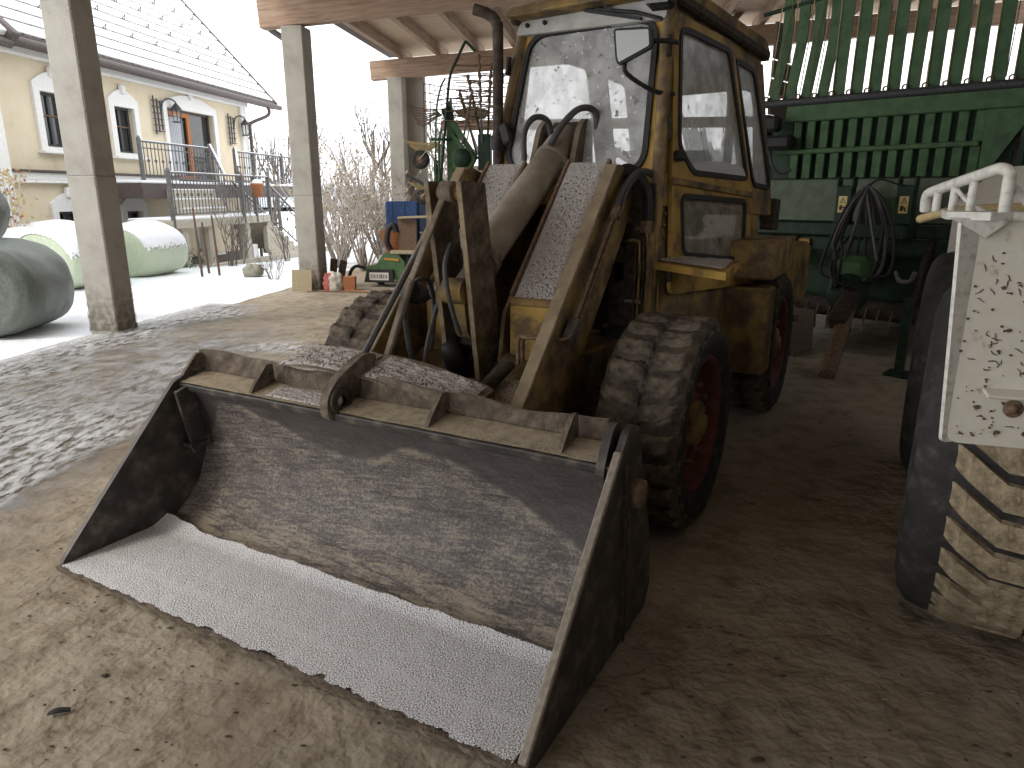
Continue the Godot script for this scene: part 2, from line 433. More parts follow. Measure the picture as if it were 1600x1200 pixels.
	g.cull_mode = BaseMaterial3D.CULL_DISABLED
	M["glass"] = g
	var hg := StandardMaterial3D.new()
	hg.albedo_color = Color(.10, .115, .125); hg.roughness = .06; hg.metallic_specular = .6
	M["house_glass"] = hg
	var mr := StandardMaterial3D.new()
	mr.albedo_color = Color(.46, .46, .45); mr.metallic = .9; mr.roughness = .25
	M["mirror"] = mr

var BT := Transform3D(Basis(Vector3.UP, deg_to_rad(-8.0)), Vector3.ZERO)
var LT := Transform3D(Basis(Vector3.UP, deg_to_rad(LT_YAW)), Vector3(-.939, 0, -2.129))
var WT := Transform3D(Basis(Vector3.UP, deg_to_rad(-43.0)), Vector3(2.84, 0, -8.2))
var TT := Transform3D(Basis(Vector3.UP, deg_to_rad(-16.0)), Vector3(1.70, 0, -2.75))

func yard(p: Vector3, turn := 0.0) -> Transform3D: return BT * Transform3D(Basis(Vector3.UP, turn), p)

func gh(x: float, z: float) -> float:
	# height of the yard: it falls away a little towards the house
	var b := BT.affine_inverse() * Vector3(x, 0, z)
	var h := -clampf((-b.x - 6.0) / 6.0, 0.0, 1.3) * clampf((-b.z - 14.0) * 0.083, 0.0, 0.7)
	return h

func _ready():
	var cam := Camera3D.new()
	cam.name = "camera"
	cam.position = Vector3(0, 1.55, 0)
	cam.rotation_degrees = Vector3(-15.1, 0, 0)
	cam.fov = 57.2
	cam.near = 0.05
	cam.far = 2000.0
	add_child(cam)
	var env := Environment.new()
	env.background_mode = Environment.BG_SKY
	var sm := ProceduralSkyMaterial.new()
	sm.sky_top_color = Color(.93, .945, .96)
	sm.sky_horizon_color = Color(.97, .975, .98)
	sm.sky_curve = 0.2
	sm.sky_energy_multiplier = 1.0
	sm.ground_bottom_color = Color(.8, .8, .82)
	sm.ground_horizon_color = Color(.93, .94, .95)
	sm.sun_angle_max = 1.0
	env.sky = Sky.new()
	env.sky.sky_material = sm
	env.tonemap_mode = Environment.TONE_MAPPER_LINEAR
	env.tonemap_exposure = 2.55
	env.sdfgi_enabled = true
	env.ssao_enabled = true
	env.ssil_enabled = true
	var we := WorldEnvironment.new()
	we.name = "world_environment"
	we.environment = env
	add_child(we)
	var sun := DirectionalLight3D.new()
	sun.name = "sun"
	sun.light_energy = 0.3
	sun.light_color = Color(1, .97, .93)
	sun.light_angular_distance = 20.0
	sun.shadow_enabled = true
	sun.rotation_degrees = Vector3(-42, -60, 0)
	add_child(sun)
	rng.seed = 7
	materials()
	ground()
	shed()
	house()
	terrace()
	bales()
	loader()
	wagon()
	trailer()
	rake()
	clutter()
	plants()

func ground():
	# one sheet of snow out to the horizon
	var rings := [0.0, 3.0, 5.0, 7.0, 9.0, 11.0, 13.0, 15.0, 17.0, 19.0, 22.0, 26.0, 32.0, 45.0, 70.0, 120.0, 250.0, 700.0]
	var b := MB.new()
	b.smooth = true
	var nz := noise(3, 0.12, 3)
	var P := func(r: float, k: int) -> Vector3:
		var a := TAU * k / 96.0
		var x := r * cos(a)
		var z := r * sin(a)
		var inside := (BT.affine_inverse() * Vector3(x, 0, z)).x > -5.0
		return Vector3(x, gh(x, z) - 0.01 + (0.0 if inside else nz.get_noise_2d(x * 3, z * 3) * 0.03), z)
	for i in rings.size() - 1:
		for k in 96:
			b.quad(P.call(rings[i], k), P.call(rings[i + 1], k), P.call(rings[i + 1], k + 1), P.call(rings[i], k + 1))
	single(b, "snowy_ground", "snow", "flat white snow covering the yard and the fields beyond", "", Transform3D(), Vector3.ZERO, "", "structure")
	# far low rise
	b = MB.new()
	b.grid(func(u, v):
		var a := lerpf(-2.9, -.6, u)
		var r := lerpf(110.0, 340.0, v)
		var h := sin(v * PI) * (5.0 + nz.get_noise_1d(u * 60.0) * 3.0 + nz.get_noise_1d(u * 260.0) * .6) - .3
		return Vector3(r * cos(a), h, r * sin(a)), 90, 8)
	single(b, "snowy_hill", "hill", "low pale snowy rise far behind the bare trees", "", Transform3D(), Vector3.ZERO, "", "structure")
	# floor of the shed
	var c1 := noise(31, 0.9, 4)
	var c2 := noise(32, 0.25, 3)
	b = MB.new()
	var bi := BT
	b.grid(func(u, v):
		var p := bi * Vector3(lerpf(-5.45, 10.0, u), 0, lerpf(5.0, -19.0, v))
		var k := c1.get_noise_2d(p.x * 2.2, p.z * 2.2)
		return Vector3(p.x, k * 0.012, p.z), 150, 240,
		func(u, v):
			var x := lerpf(-5.45, 10.0, u)
			var z := lerpf(5.0, -19.0, v)
			var t := clampf(c1.get_noise_2d(x * 1.1, z * .8) * .9 + .5, 0, 1)
			var s := clampf(c2.get_noise_2d(x, z) * 1.2 + .5, 0, 1)
			var c := L(.28, .24, .185).lerp(L(.40, .352, .275), t)
			c = c.lerp(L(.33, .262, .185), s * .35)
			return c)
	single(b, "barn_floor", "floor", "trodden tan mud and concrete floor under the shed roof", "", Transform3D(), Vector3.ZERO, "", "structure")
	# wet patches and trodden slush on the floor by the open side
	var a1 := noise(41, .35, 3)
	b = MB.new()
	b.grid(func(u, v):
		var p := bi * Vector3(lerpf(-5.6, -1.5, u), 0, lerpf(.5, -9.0, v))
		return Vector3(p.x, c1.get_noise_2d(p.x * 2.2, p.z * 2.2) * .012 + .006, p.z), 60, 120,
		func(u, v):
			var x := lerpf(-5.6, -1.5, u)
			var z := lerpf(.5, -9.0, v)
			var k := smoothstep(-2.6, -3.6, x - (z + 4.0) * .18) * smoothstep(-8.8, -6.0, z)
			return Color(1, 1, 1, clampf(k * (.95 + a1.get_noise_2d(x * 2.0, z * 2.0) * .5), 0, 1)))
	single(b, "wet_ground", "wet", "dark wet patches on the floor by the open left side", "", Transform3D(), Vector3.ZERO, "", "structure")
	b = MB.new()
	b.grid(func(u, v):
		var p := bi * Vector3(lerpf(-5.8, -1.9, u), 0, lerpf(.5, -9.5, v))
		return Vector3(p.x, c1.get_noise_2d(p.x * 2.2, p.z * 2.2) * .012 + .010, p.z), 60, 120,
		func(u, v):
			var x := lerpf(-5.8, -1.9, u)
			var z := lerpf(.5, -9.5, v)
			var k := smoothstep(-2.75, -3.5, x - (z + 3.6) * .22) * smoothstep(-8.6, -6.2, z)
			k = maxf(k * clampf(.80 + a1.get_noise_2d(x * 1.6 + 9, z * 1.6) * .6, 0, 1), smoothstep(-4.7, -5.4, x) * .8)
			return Color(1, 1, 1, k))
	single(b, "slush", "slush", "thin grey trodden slush between the bucket and the snow", "", Transform3D(), Vector3.ZERO, "", "structure")
	b = MB.new()
	b.grid(func(u, v):
		var p := bi * Vector3(lerpf(-5.8, -2.4, u), 0, lerpf(.5, -9.5, v))
		return Vector3(p.x, c1.get_noise_2d(p.x * 2.2, p.z * 2.2) * .012 + .014, p.z), 90, 200,
		func(u, v):
			var x := lerpf(-5.8, -2.4, u)
			var z := lerpf(.5, -9.5, v)
			var edge := -3.04 - .30 * smoothstep(-3.9, -4.9, z) + a1.get_noise_2d(x * 3.0, z * 3.0) * .12
			var k := smoothstep(edge + .05, edge - .12, x) * smoothstep(-5.4, -4.2, z) * (.92 + .4 * a1.get_noise_2d(x * 1.2 + 5, z * 1.2))
			var q := Vector2((x + 3.4) / .75, (z + 6.75) / .42)
			k = maxf(k, smoothstep(1.0, .2, q.length()) * .72)
			k = maxf(k, .36 * smoothstep(-3.2, -3.8, x) * smoothstep(-8.0, -6.0, z) * (1.0 + a1.get_noise_2d(x * 2.0 + 50, z * 2.0)))
			k = maxf(k, smoothstep(-4.6, -5.4, x + a1.get_noise_2d(x * 2.0, z * 2.0) * .5))
			return Color(1.15, 1.15, 1.16, clampf(k, 0, 1)) if x < -4.9 else Color(1, 1, 1, clampf(k, 0, 1)))
	single(b, "crusted_slush", "slush_crisp", "white crust of trodden slush with dark cracks left of the bucket", "", Transform3D(), Vector3.ZERO, "", "structure")

func shed():
	# concrete columns along the open side
	var cols := [[-5.63, -7.31, 4.6, "thick concrete column beside the dark wrapped bales"], [-4.82, -11.23, 4.02, "concrete column with a cardboard sheet and a sack at its foot"], [-4.80, -16.45, 4.06, "far concrete column behind the green hay rake"]]
	for c in cols:
		var t := thing("concrete_column", c[3], "column", BT, Vector3(c[0] - .17, 0, c[1] - .17), "concrete columns of the shed")
		var H: float = c[2]
		part(mb().box(Vector3(c[0] - .17, (H * .38) * .5 - .05, c[1] - .17), Vector3(.35, H * .38 + .1, .35), Basis(), .015), "column_foot", "concrete", t)
		part(mb().box(Vector3(c[0] - .17, H * .38 + .004 + (H * .62) * .5, c[1] - .17), Vector3(.346, H * .62 + .03, .346), Basis(), .015), "column_shaft", "concrete", t)
		var cx = c[0] - .17
		var cz = c[1] - .17
		part(mb().grid(func(u, v):
			var p := [Vector2(-1, -1), Vector2(1, -1), Vector2(1, 1), Vector2(-1, 1), Vector2(-1, -1)]
			var f = u * 4.0
			var i := mini(int(f), 3)
			var q: Vector2 = p[i].lerp(p[i + 1], f - i) * .1785
			return Vector3(cx + q.x, .01 + v * .75, cz + q.y), 40, 12, func(_u, v): return Color(1, 1, 1, pow(1.0 - v, 1.6))), "mud_splash", "mud_stain", t, "", true)
		# chips broken out along the corner
		var chips := mb()
		for k in 26:
			var y := rng.randf_range(.1, H - .1)
			chips.lathe([Vector2(0, -.012), Vector2(.012, -.004), Vector2(.014, .006), Vector2(0, .014)], Transform3D(Basis(Vector3(rng.randf(), rng.randf(), rng.randf() + .1).normalized(), rng.randf() * 6.0).scaled(Vector3.ONE * rng.randf_range(.3, .9)), Vector3(cx + .170, y, cz + .170 - rng.randf_range(0, .006))), 6)
		part(chips, "chips", "stone", t, "", true)
	# wall panel beside the far column and the low back wall
	single(MB.new().box(Vector3(0, 2.2, 0), Vector3(.62, 4.4, .16), Basis(), .01), "concrete_wall_panel", "concrete", "narrow concrete wall panel right of the far column", "wall", BT, Vector3(-4.72, 0, -17.0))
	single(MB.new().box(Vector3(0, 1.1, 0), Vector3(13.6, 2.2, .2), Basis(), .01), "back_wall", "concrete", "low concrete back wall with open daylight above it", "wall", BT, Vector3(2.85, 0, -17.4))
	single(MB.new().box(Vector3(0, 2.4, -3.4 + .0), Vector3(.2, 4.8, 26.6), Basis(), .01), "side_wall", "board_dark", "dark boarded side wall behind the green wagon", "wall", BT, Vector3(8.6, 0, -.6))
	single(MB.new().box(Vector3(0, 2.4, 0), Vector3(10.2, 4.8, .2), Basis(), .01), "end_wall", "board_dark", "dark boarded end wall of the shed behind the viewer", "wall", BT, Vector3(3.5, 0, 5.2))
	single(MB.new().box(Vector3.ZERO, Vector3(13.4, .22, .14), Basis(), .01), "timber_rail", "timber", "brown timber rail across the open strip behind the cab", "rail", BT, Vector3(2.6, 3.1, -17.2))
	for x in [2.5, 6.6]:
		single(MB.new().box(Vector3(0, 1.05, 0), Vector3(.18, 2.1, .18), Basis(), .01), "timber_post", "timber", "timber post on the low back wall, " + ("seen through the cab" if x < 4 else "behind the wagon"), "post", BT, Vector3(x, 2.2, -17.25), "posts on the back wall")
	# roof, rising a little to the right
	var RT := BT * Transform3D(Basis(Vector3.BACK, deg_to_rad(3.4)), Vector3(-4.99, 4.06, 0))
	var bl := ["laminated timber roof beam over the camera side", "laminated timber roof beam on the column with the sack", "far laminated timber roof beam above the hay rake"]
	for i in 3:
		single(MB.new().box(Vector3(6.55, .2, 0), Vector3(14.2, .40, .2), Basis(), .012), "roof_beam", "timber", bl[i], "beam", RT, Vector3(0, 0, [-6.2, -11.4, -16.62][i]), "timber roof beams")
	var roof := thing("shed_roof", "plank roof of the shed on rows of brown purlins", "roof", RT, Vector3(0, .4, 0))
	for i in 15:
		var x := .18 + i * .86
		part(mb().box(Vector3(x, .4 + .11, -4.3), Vector3(.11, .22, 26.2), Basis(), .008), "purlin", "timber_deep", roof)
	var z := 8.7
	var pm := []
	for k in 4: pm.append(MB.new().box(Vector3.ZERO, Vector3(13.3, .024, .176), Basis(), .004).mesh())
	while z > -17.6:
		var o := MeshInstance3D.new()
		o.mesh = pm[rng.randi() % 4]
		o.material_override = M["boards"]
		o.name = "board_%03d" % int((8.7 - z) / .18 + 1.5)
		roof.add_child(o, true)
		o.position = Vector3(6.55 + rng.randf_range(-.03, .03), .634 - .4 + rng.randf_range(0, .004), z)
		z -= .18
	part(mb().box(Vector3(6.4, .70, -4.4), Vector3(13.7, .05, 26.8)), "roof_sheet", "tile", roof)
	part(mb().box(Vector3(6.4, .78, -4.4), Vector3(13.7, .10, 26.8), Basis(), .03), "snow_layer", "snow", roof)
	# gutter pipe at the end of the second beam
	var t := thing("rain_pipe", "dark grey rain pipe bending down beside the column with the sack", "rain pipe", BT, Vector3(-5.45, 3.9, -11.75))
	part(mb().tube(curve([Vector3(-5.60, 5.2, -11.6), Vector3(-5.60, 4.45, -11.6), Vector3(-5.58, 4.15, -11.62), Vector3(-5.38, 3.98, -11.7), Vector3(-5.25, 3.90, -11.72), Vector3(-5.2, 3.75, -11.72), Vector3(-5.2, 1.0, -11.72)], 5), .05, 12), "pipe", "zinc", t)
	part(mb().box(Vector3(-5.1, 3.2, -11.72), Vector3(.2, .04, .13)), "clamp", "zinc", t)
	single(MB.new().tube([Vector3(0, 0, 8.8), Vector3(0, 0, -17.6)], .075, 12), "roof_gutter", "zinc", "grey gutter along the open left edge of the shed roof", "gutter", BT, Vector3(-5.35, 4.95, 0))
	# diagonal brace at the back right
	single(MB.new().beam(Vector3(-.45, -.5, 0), Vector3(.45, .5, 0), .12, .14, Vector3.BACK, .01), "roof_brace", "timber", "short diagonal timber brace above the far beam", "brace", BT, Vector3(2.3, 5.0, -16.4))

# ---------- the house
func hx(y: float, s: float, x := -12.0) -> Vector3: return Vector3(x, y, -s)

func arch(s0: float, s1: float, y0: float, y1: float, rise: float, n := 10) -> PackedVector2Array:
	var p := PackedVector2Array([Vector2(s0, y0), Vector2(s1, y0)])
	for k in n + 1:
		var t := float(k) / n
		p.append(Vector2(lerpf(s1, s0, t), y1 + sin(t * PI) * rise))
	return p

func house():
	# the wall lies in x = -12 of the yard's frame; drawings are (distance back, height)
	var T := Transform3D(Basis(Vector3(0, 0, -1), Vector3(0, 1, 0), Vector3(1, 0, 0)), Vector3(-12, 0, 0))
	var D := func(d: float) -> Transform3D: return Transform3D(T.basis, T.origin + Vector3(d, 0, 0))
	var h := thing("house", "yellow plastered two storey house with snow on its tiled roof", "house", BT, Vector3(-12, -.5, -18))
	# openings: s0, s1, y0, y1
	var wins := [[14.22, 15.02, 2.52, 3.64], [16.5, 17.24, 2.52, 3.60], [18.62, 20.92, 1.86, 3.80], [14.22, 14.92, .35, 1.18], [16.46, 17.10, .35, 1.14], [15.9, 16.3, -.6, -.5], [19.5, 20.4, -.1, .75]]
	var holes := []
	for w in wins: holes.append(rect(w[0], w[2], w[1], w[3]))
	part(mb().plate(rect(9.0, -1.2, 22.9, 4.62), holes, D.call(-.2), .4), "wall", "plaster", h)
	part(mb().box(Vector3(-16.7, 1.9, -22.7), Vector3(9.0, 6.0, .4)), "gable_wall", "plaster", h)
	# belt course and pilaster
	part(mb().box(Vector3(-11.96, 1.91, -13.9), Vector3(.12, .16, 9.8), Basis(), .015), "belt_course", "stucco", h)
	part(mb().box(Vector3(-11.93, 1.80, -13.9), Vector3(.16, .06, 9.8), Basis(), .01), "belt_course", "stucco", h)
	part(mb().box(Vector3(-11.93, 2.015, -13.9), Vector3(.2, .04, 9.8)), "belt_flashing", "brown_metal", h)
	part(mb().box(Vector3(-11.97, 1.75, -22.72), Vector3(.1, 5.5, .36), Basis(), .01), "pilaster", "stucco", h)
	part(mb().box(Vector3(-11.93, 4.38, -15.9), Vector3(.2, .30, 14.0), Basis(), .03), "eave_moulding", "stucco", h)
	part(mb().box(Vector3(-11.985, -.55, -18.3), Vector3(.06, .7, 8.8)), "plinth", "tile", h)
	# surrounds, frames, panes
	for i in wins.size():
		var w: Array = wins[i]
		if i == 5: continue
		var top: float = w[3]
		var rise := .24 if i < 5 else .02
		if i != 6:
			part(mb().plate(arch(w[0] - .17, w[1] + .17, w[2] - (.13 if i != 2 else 0.0), top + .16, rise), [rect(w[0] + .005, w[2] + .005, w[1] - .005, top - .005)], D.call(.03), .07), "window_surround", "stucco", h)
			part(mb().box(Vector3(-11.93, top + .16 + rise, -(w[0] + w[1]) * .5), Vector3(.12, .22, .17), Basis(), .03), "keystone", "stucco", h)
		if i != 2: part(mb().box(Vector3(-11.93, w[2] - .11, -(w[0] + w[1]) * .5), Vector3(.22, .06, w[1] - w[0] + .46), Basis(), .012), "sill", "stucco", h)
		var c := "iron" if i != 2 else "brown_metal"
		var fr := part(mb().plate(rect(w[0], w[2], w[1], top), [rect(w[0] + .06, w[2] + .06, (w[0] + w[1]) * .5 - .035, top - .06), rect((w[0] + w[1]) * .5 + .035, w[2] + .06, w[1] - .06, top - .06)], D.call(-.14), .07), "door_frame" if i == 2 else "window_frame", c, h)
		part(mb().prism(rect(w[0] + .055, w[2] + .055, (w[0] + w[1]) * .5 - .03, top - .055), D.call(-.145), .012), "pane", "house_glass", fr)
		part(mb().prism(rect((w[0] + w[1]) * .5 + .03, w[2] + .055, w[1] - .055, top - .055), D.call(-.145), .012), "pane", "house_glass", fr)
		if i < 2: part(mb().box(Vector3(-12.12, lerpf(w[2], top, .58), -(w[0] + w[1]) * .5), Vector3(.05, .035, w[1] - w[0] - .1)), "glazing_bar", "brown_wood", fr)
		if i == 2:
			part(mb().plate(rect(18.7, 1.92, 19.85, 3.74), [rect(18.85, 2.05, 19.7, 3.62)], D.call(-.10), .05), "sliding_door", "orange_red", h)
			part(mb().grid(func(u, v): return Vector3(-12.115 + .02 * sin(u * 50.0), lerpf(2.06, 3.6, v), -lerpf(18.86, 19.45, u)), 40, 1), "curtain", "curtain", h)
	# roof with courses of tiles under snow
	var sl := deg_to_rad(47.0)
	var ex := -11.62
	var ey := 4.50
	var rp := func(s: float, along: float, up := 0.0) -> Vector3: return Vector3(ex - cos(sl) * s - sin(sl) * -up * 1.0, ey + sin(sl) * s + cos(sl) * up, -along)
	var rb := Basis(Vector3.BACK, -sl)
	var roof := part(mb().box(rp.call(3.4, 16.4, -.08), Vector3(7.0, .12, 15.8), rb), "roof", "tile", h)
	var tiles := mb()
	var snow := mb()
	for c in 18:
		var s0 := .02 + c * .375
		snow.box(rp.call(s0 + .225, 16.4, .055), Vector3(.325, .06, 15.7), rb * Basis(Vector3.BACK, .06), .02)
		for k in 62:
			var y := 8.6 + k * .253
			if y > 24.25: break
			tiles.box(rp.call(s0 + .10, y + .12, .03), Vector3(.20, .045 + .010 * sin(k * 2.3 + c), .17 + .03 * sin(k * 1.3)), rb * Basis(Vector3.BACK, .10))
	part(tiles, "roof_tiles", "tile", roof, "", true)
	part(snow, "roof_snow", "snow", roof, "", true)
	for c in [3, 5, 7, 9, 11]:
		for k in 12:
			var y = 12.4 + k * 1.0 + (c % 4) * .25
			if y > 24.0: continue
			var p: Vector3 = rp.call(.04 + c * .375, y, .12)
			part(mb().tube([p + Vector3(-.07, -.04, .05), p + Vector3(.02, .09, 0), p + Vector3(-.07, -.04, -.06)], .012, 5), "snow_guard", "brown_metal", roof)
	part(mb().beam(rp.call(-.05, 24.36, .03), rp.call(6.9, 24.36, .03), .12, .14, Vector3.UP, .02), "verge_tiles", "tile", roof)
	part(mb().tube([Vector3(ex + .12, ey - .10, -9), Vector3(ex + .12, ey - .10, -24.5)], .085, 10), "gutter", "brown_metal", h)
	part(mb().box(Vector3(ex + .02, ey - .05, -16.7), Vector3(.05, .22, 15.5)), "fascia_board", "brown_metal", h)
	part(mb().tube(curve([Vector3(ex + .12, ey - .15, -23.6), Vector3(ex + .1, ey - .42, -23.6), Vector3(-11.85, ey - .75, -22.95), Vector3(-11.85, ey - 1.1, -22.93), Vector3(-11.85, -.6, -22.93)], 5), .055, 10), "downpipe", "brown_metal", h)
	# the wing that comes forward at the left, with its own eave
	part(mb().box(Vector3(-13.0, 1.6, -10.35), Vector3(2.5, 5.6, 4.9)), "wing_wall", "plaster", h)
	part(mb().box(Vector3(-11.70, 1.0, -12.6), Vector3(.12, 6.0, .5), Basis(), .02), "wing_pilaster", "stucco", h)
	part(mb().beam(Vector3(-11.3, 4.35, -13.05), Vector3(-13.6, 6.4, -13.05), .18, .3, Vector3.UP, .02), "wing_verge", "brown_metal", h)
	part(mb().box(Vector3(-11.5, 4.36, -10.5), Vector3(.5, .14, 5.0), Basis(Vector3.BACK, -.5), .02), "wing_eave", "brown_metal", h)
	part(mb().box(Vector3(-12.35, 5.32, -10.5), Vector3(2.6, .14, 5.0), Basis(Vector3.BACK, -.73), .02), "wing_roof", "snow", h)
	# wrought iron lanterns on brackets
	for d in [[18.05, 3.92, "black wrought iron wall lantern left of the balcony door"], [21.75, 3.86, "black wrought iron wall lantern right of the balcony door"]]:
		var l := thing("wall_lantern", d[2], "lantern", BT, hx(d[1], d[0]), "lanterns by the balcony door")
		var s: float = d[0]
		var y: float = d[1]
		var gr := mb()
		for k in 3: gr.box(Vector3(-11.93, y - .38, -(s + k * .14)), Vector3(.03, .95 - k * .12, .03))
		for k in 6: gr.box(Vector3(-11.93, y - .02 - k * .15, -(s + .14)), Vector3(.03, .03, .40))
		part(gr, "grille", "iron", l)
		part(mb().tube(curve([hx(y - .35, s + .28, -11.93), hx(y - .02, s + .36, -11.9), hx(y + .08, s + .6, -11.85), hx(y + .02, s + .78, -11.8)], 5), .022, 6), "bracket", "iron", l)
		var q := hx(y - .05, s + .78, -11.8)
		part(mb().lathe([Vector2(.01, .06), Vector2(.05, .02), Vector2(.15, -.10), Vector2(.16, -.12), Vector2(.0, -.12)], Transform3D(Basis(), q), 6), "lamp_top", "iron", l)
		var cg := mb()
		for k in 6:
			var a := TAU * k / 6
			cg.tube([q + Vector3(cos(a) * .14, -.12, sin(a) * .14), q + Vector3(cos(a) * .09, -.42, sin(a) * .09)], .012, 4)
		cg.box(q + Vector3(0, -.44, 0), Vector3(.2, .03, .2))
		part(cg, "lamp_cage", "iron", l)
		part(mb().lathe([Vector2(.125, -.13), Vector2(.08, -.42)], Transform3D(Basis(), q), 6), "lamp_glass", "glass", l)

func rail_panel(parent: Node3D, a: Vector3, b: Vector3, height: float, called := "railing"):
	var n := maxi(2, int(a.distance_to(b) / (.13 if called == "railing" else .26)))
	var bars := mb()
	for i in range(1, n):
		var p := a.lerp(b, float(i) / n)
		bars.box(p + Vector3(0, height * .5 + .04, 0), Vector3(.016, height - .1, .016))
		if i % 2 == 0: bars.box(p + Vector3(0, height * .52, 0), Vector3(.05, .06, .05), Basis(Vector3.UP, .78))
	var r := part(mb().beam(a + Vector3(0, height, 0), b + Vector3(0, height, 0), .05, .035, Vector3.UP, .006), called, "zinc", parent)
	part(mb().beam(a + Vector3(0, .08, 0), b + Vector3(0, .08, 0), .03, .03), "bottom_rail", "zinc", r)
	part(mb().beam(a + Vector3(0, height - .14, 0), b + Vector3(0, height - .14, 0), .025, .025), "upper_rail", "zinc", r)
	part(bars, "balusters", "zinc", r, "", true)
	part(mb().beam(a + Vector3(0, height + .025, 0), b + Vector3(0, height + .025, 0), .045, .018, Vector3.UP, .004), "snow_cap", "snow", r)

func post(parent: Node3D, p: Vector3, height: float):
	part(mb().box(p + Vector3(0, height * .5, 0), Vector3(.075, height, .075), Basis(), .006), "post", "zinc", parent)
	part(mb().lathe([Vector2(.045, 0), Vector2(.03, .04), Vector2(0, .08)], Transform3D(Basis(), p + Vector3(0, height, 0)), 8), "post_cap", "zinc", parent)

func terrace():
	var t := thing("terrace", "raised terrace with wrought iron railings and concrete stairs on the house", "terrace", BT, Vector3(-10.6, -.4, -18))
	part(mb().box(Vector3(-11.3, 1.62, -19.4), Vector3(1.45, .34, 8.4), Basis(), .01), "terrace_slab", "brown_metal", t)
	part(mb().box(Vector3(-11.25, 1.82, -19.4), Vector3(1.4, .06, 8.4), Basis(), .02), "snow_layer", "snow", t)
	# landing in front, on legs
	part(mb().box(Vector3(-9.95, .90, -16.65), Vector3(1.1, .18, 4.5), Basis(), .01), "landing", "lane", t)
	part(mb().box(Vector3(-9.95, 1.01, -16.65), Vector3(1.06, .05, 4.46), Basis(), .015), "snow_layer", "snow", t)
	for s in [14.95, 16.0, 17.75]:
		part(mb().box(Vector3(-9.6, .25, -s), Vector3(.24, 1.3, .24), Basis(), .01), "pier", "lane", t)
	part(mb().box(Vector3(-10.3, .3, -15.6), Vector3(.2, 1.1, .9)), "pier_wall", "plaster", t)
	# three steps from the landing up to the terrace
	for k in 3:
		part(mb().box(Vector3(-10.25 - k * .14, 1.10 + k * .22, -17.0), Vector3(.3, .2, 1.8), Basis(), .008), "step", "lane", t)
		part(mb().box(Vector3(-10.24 - k * .14, 1.215 + k * .22, -17.0), Vector3(.27, .03, 1.78), Basis(), .008), "snow_layer", "snow", t)
	# flight going down to the right
	for k in 8:
		var y := .80 - k * .155
		var s := 18.95 + k * .31
		part(mb().box(Vector3(-9.95, y - .1, -s), Vector3(1.0, .2, .34), Basis(), .008), "step", "lane", t)
		part(mb().box(Vector3(-9.95, y + .015, -s), Vector3(.96, .03, .28), Basis(), .008), "snow_layer", "snow", t)
	part(mb().prism(V2([18.7, .72, 21.4, -.62, 21.4, -.8, 19.6, -.8, 18.7, .1]), Transform3D(Basis(Vector3(0, 0, -1), Vector3(0, 1, 0), Vector3(1, 0, 0)), Vector3(-9.50, 0, 0)), .12), "stair_cheek", "lane", t)
	# railings
	var X := -10.62
	for s in [15.35, 18.2, 19.5, 22.4, 23.5]: post(t, Vector3(X, 1.80, -s), .95)
	rail_panel(t, Vector3(X, 1.84, -15.35), Vector3(X, 1.84, -18.2), .86)
	rail_panel(t, Vector3(X, 1.84, -19.5), Vector3(X, 1.84, -22.4), .86)
	rail_panel(t, Vector3(X, 1.84, -22.4), Vector3(X, 1.84, -23.5), .86)
	rail_panel(t, Vector3(X + .05, 1.84, -18.2), Vector3(-9.55, 1.04, -17.0), .95, "stair_railing")
	rail_panel(t, Vector3(X + .05, 1.84, -19.5), Vector3(-9.95, 1.3, -18.4), .95, "stair_railing")
	X = -9.42
	for s in [14.45, 17.5, 18.15, 18.95]: post(t, Vector3(X, .82, -s), 1.22)
	rail_panel(t, Vector3(X, 1.04, -14.45), Vector3(X, 1.04, -17.5), .95)
	rail_panel(t, Vector3(X, 1.04, -17.5), Vector3(X, 1.04, -18.95), .95)
	rail_panel(t, Vector3(X, .86, -18.95), Vector3(X, -.42, -21.5), .95, "stair_railing")
	rail_panel(t, Vector3(-10.5, .96, -18.95), Vector3(-10.5, -.36, -21.5), .95, "stair_railing")
	post(t, Vector3(X, -.55, -21.5), 1.15)
	var p := thing("hanging_flower_pot", "terracotta flower pot with snow hung on the terrace railing", "flower pot", BT, Vector3(-9.28, 1.46, -18.05))
	part(mb().lathe([Vector2(0, 0), Vector2(.10, 0), Vector2(.15, .28), Vector2(.17, .30), Vector2(.17, .36), Vector2(.14, .36), Vector2(.13, .30), Vector2(0, .30)], Transform3D(Basis(), Vector3(-9.28, 1.46, -18.05)), 16), "pot", "terracotta", p)
	part(mb().lathe([Vector2(.15, .35), Vector2(.12, .42), Vector2(.05, .46), Vector2(0, .465)], Transform3D(Basis(), Vector3(-9.28, 1.46, -18.05)), 16), "snow_heap", "snow", p)

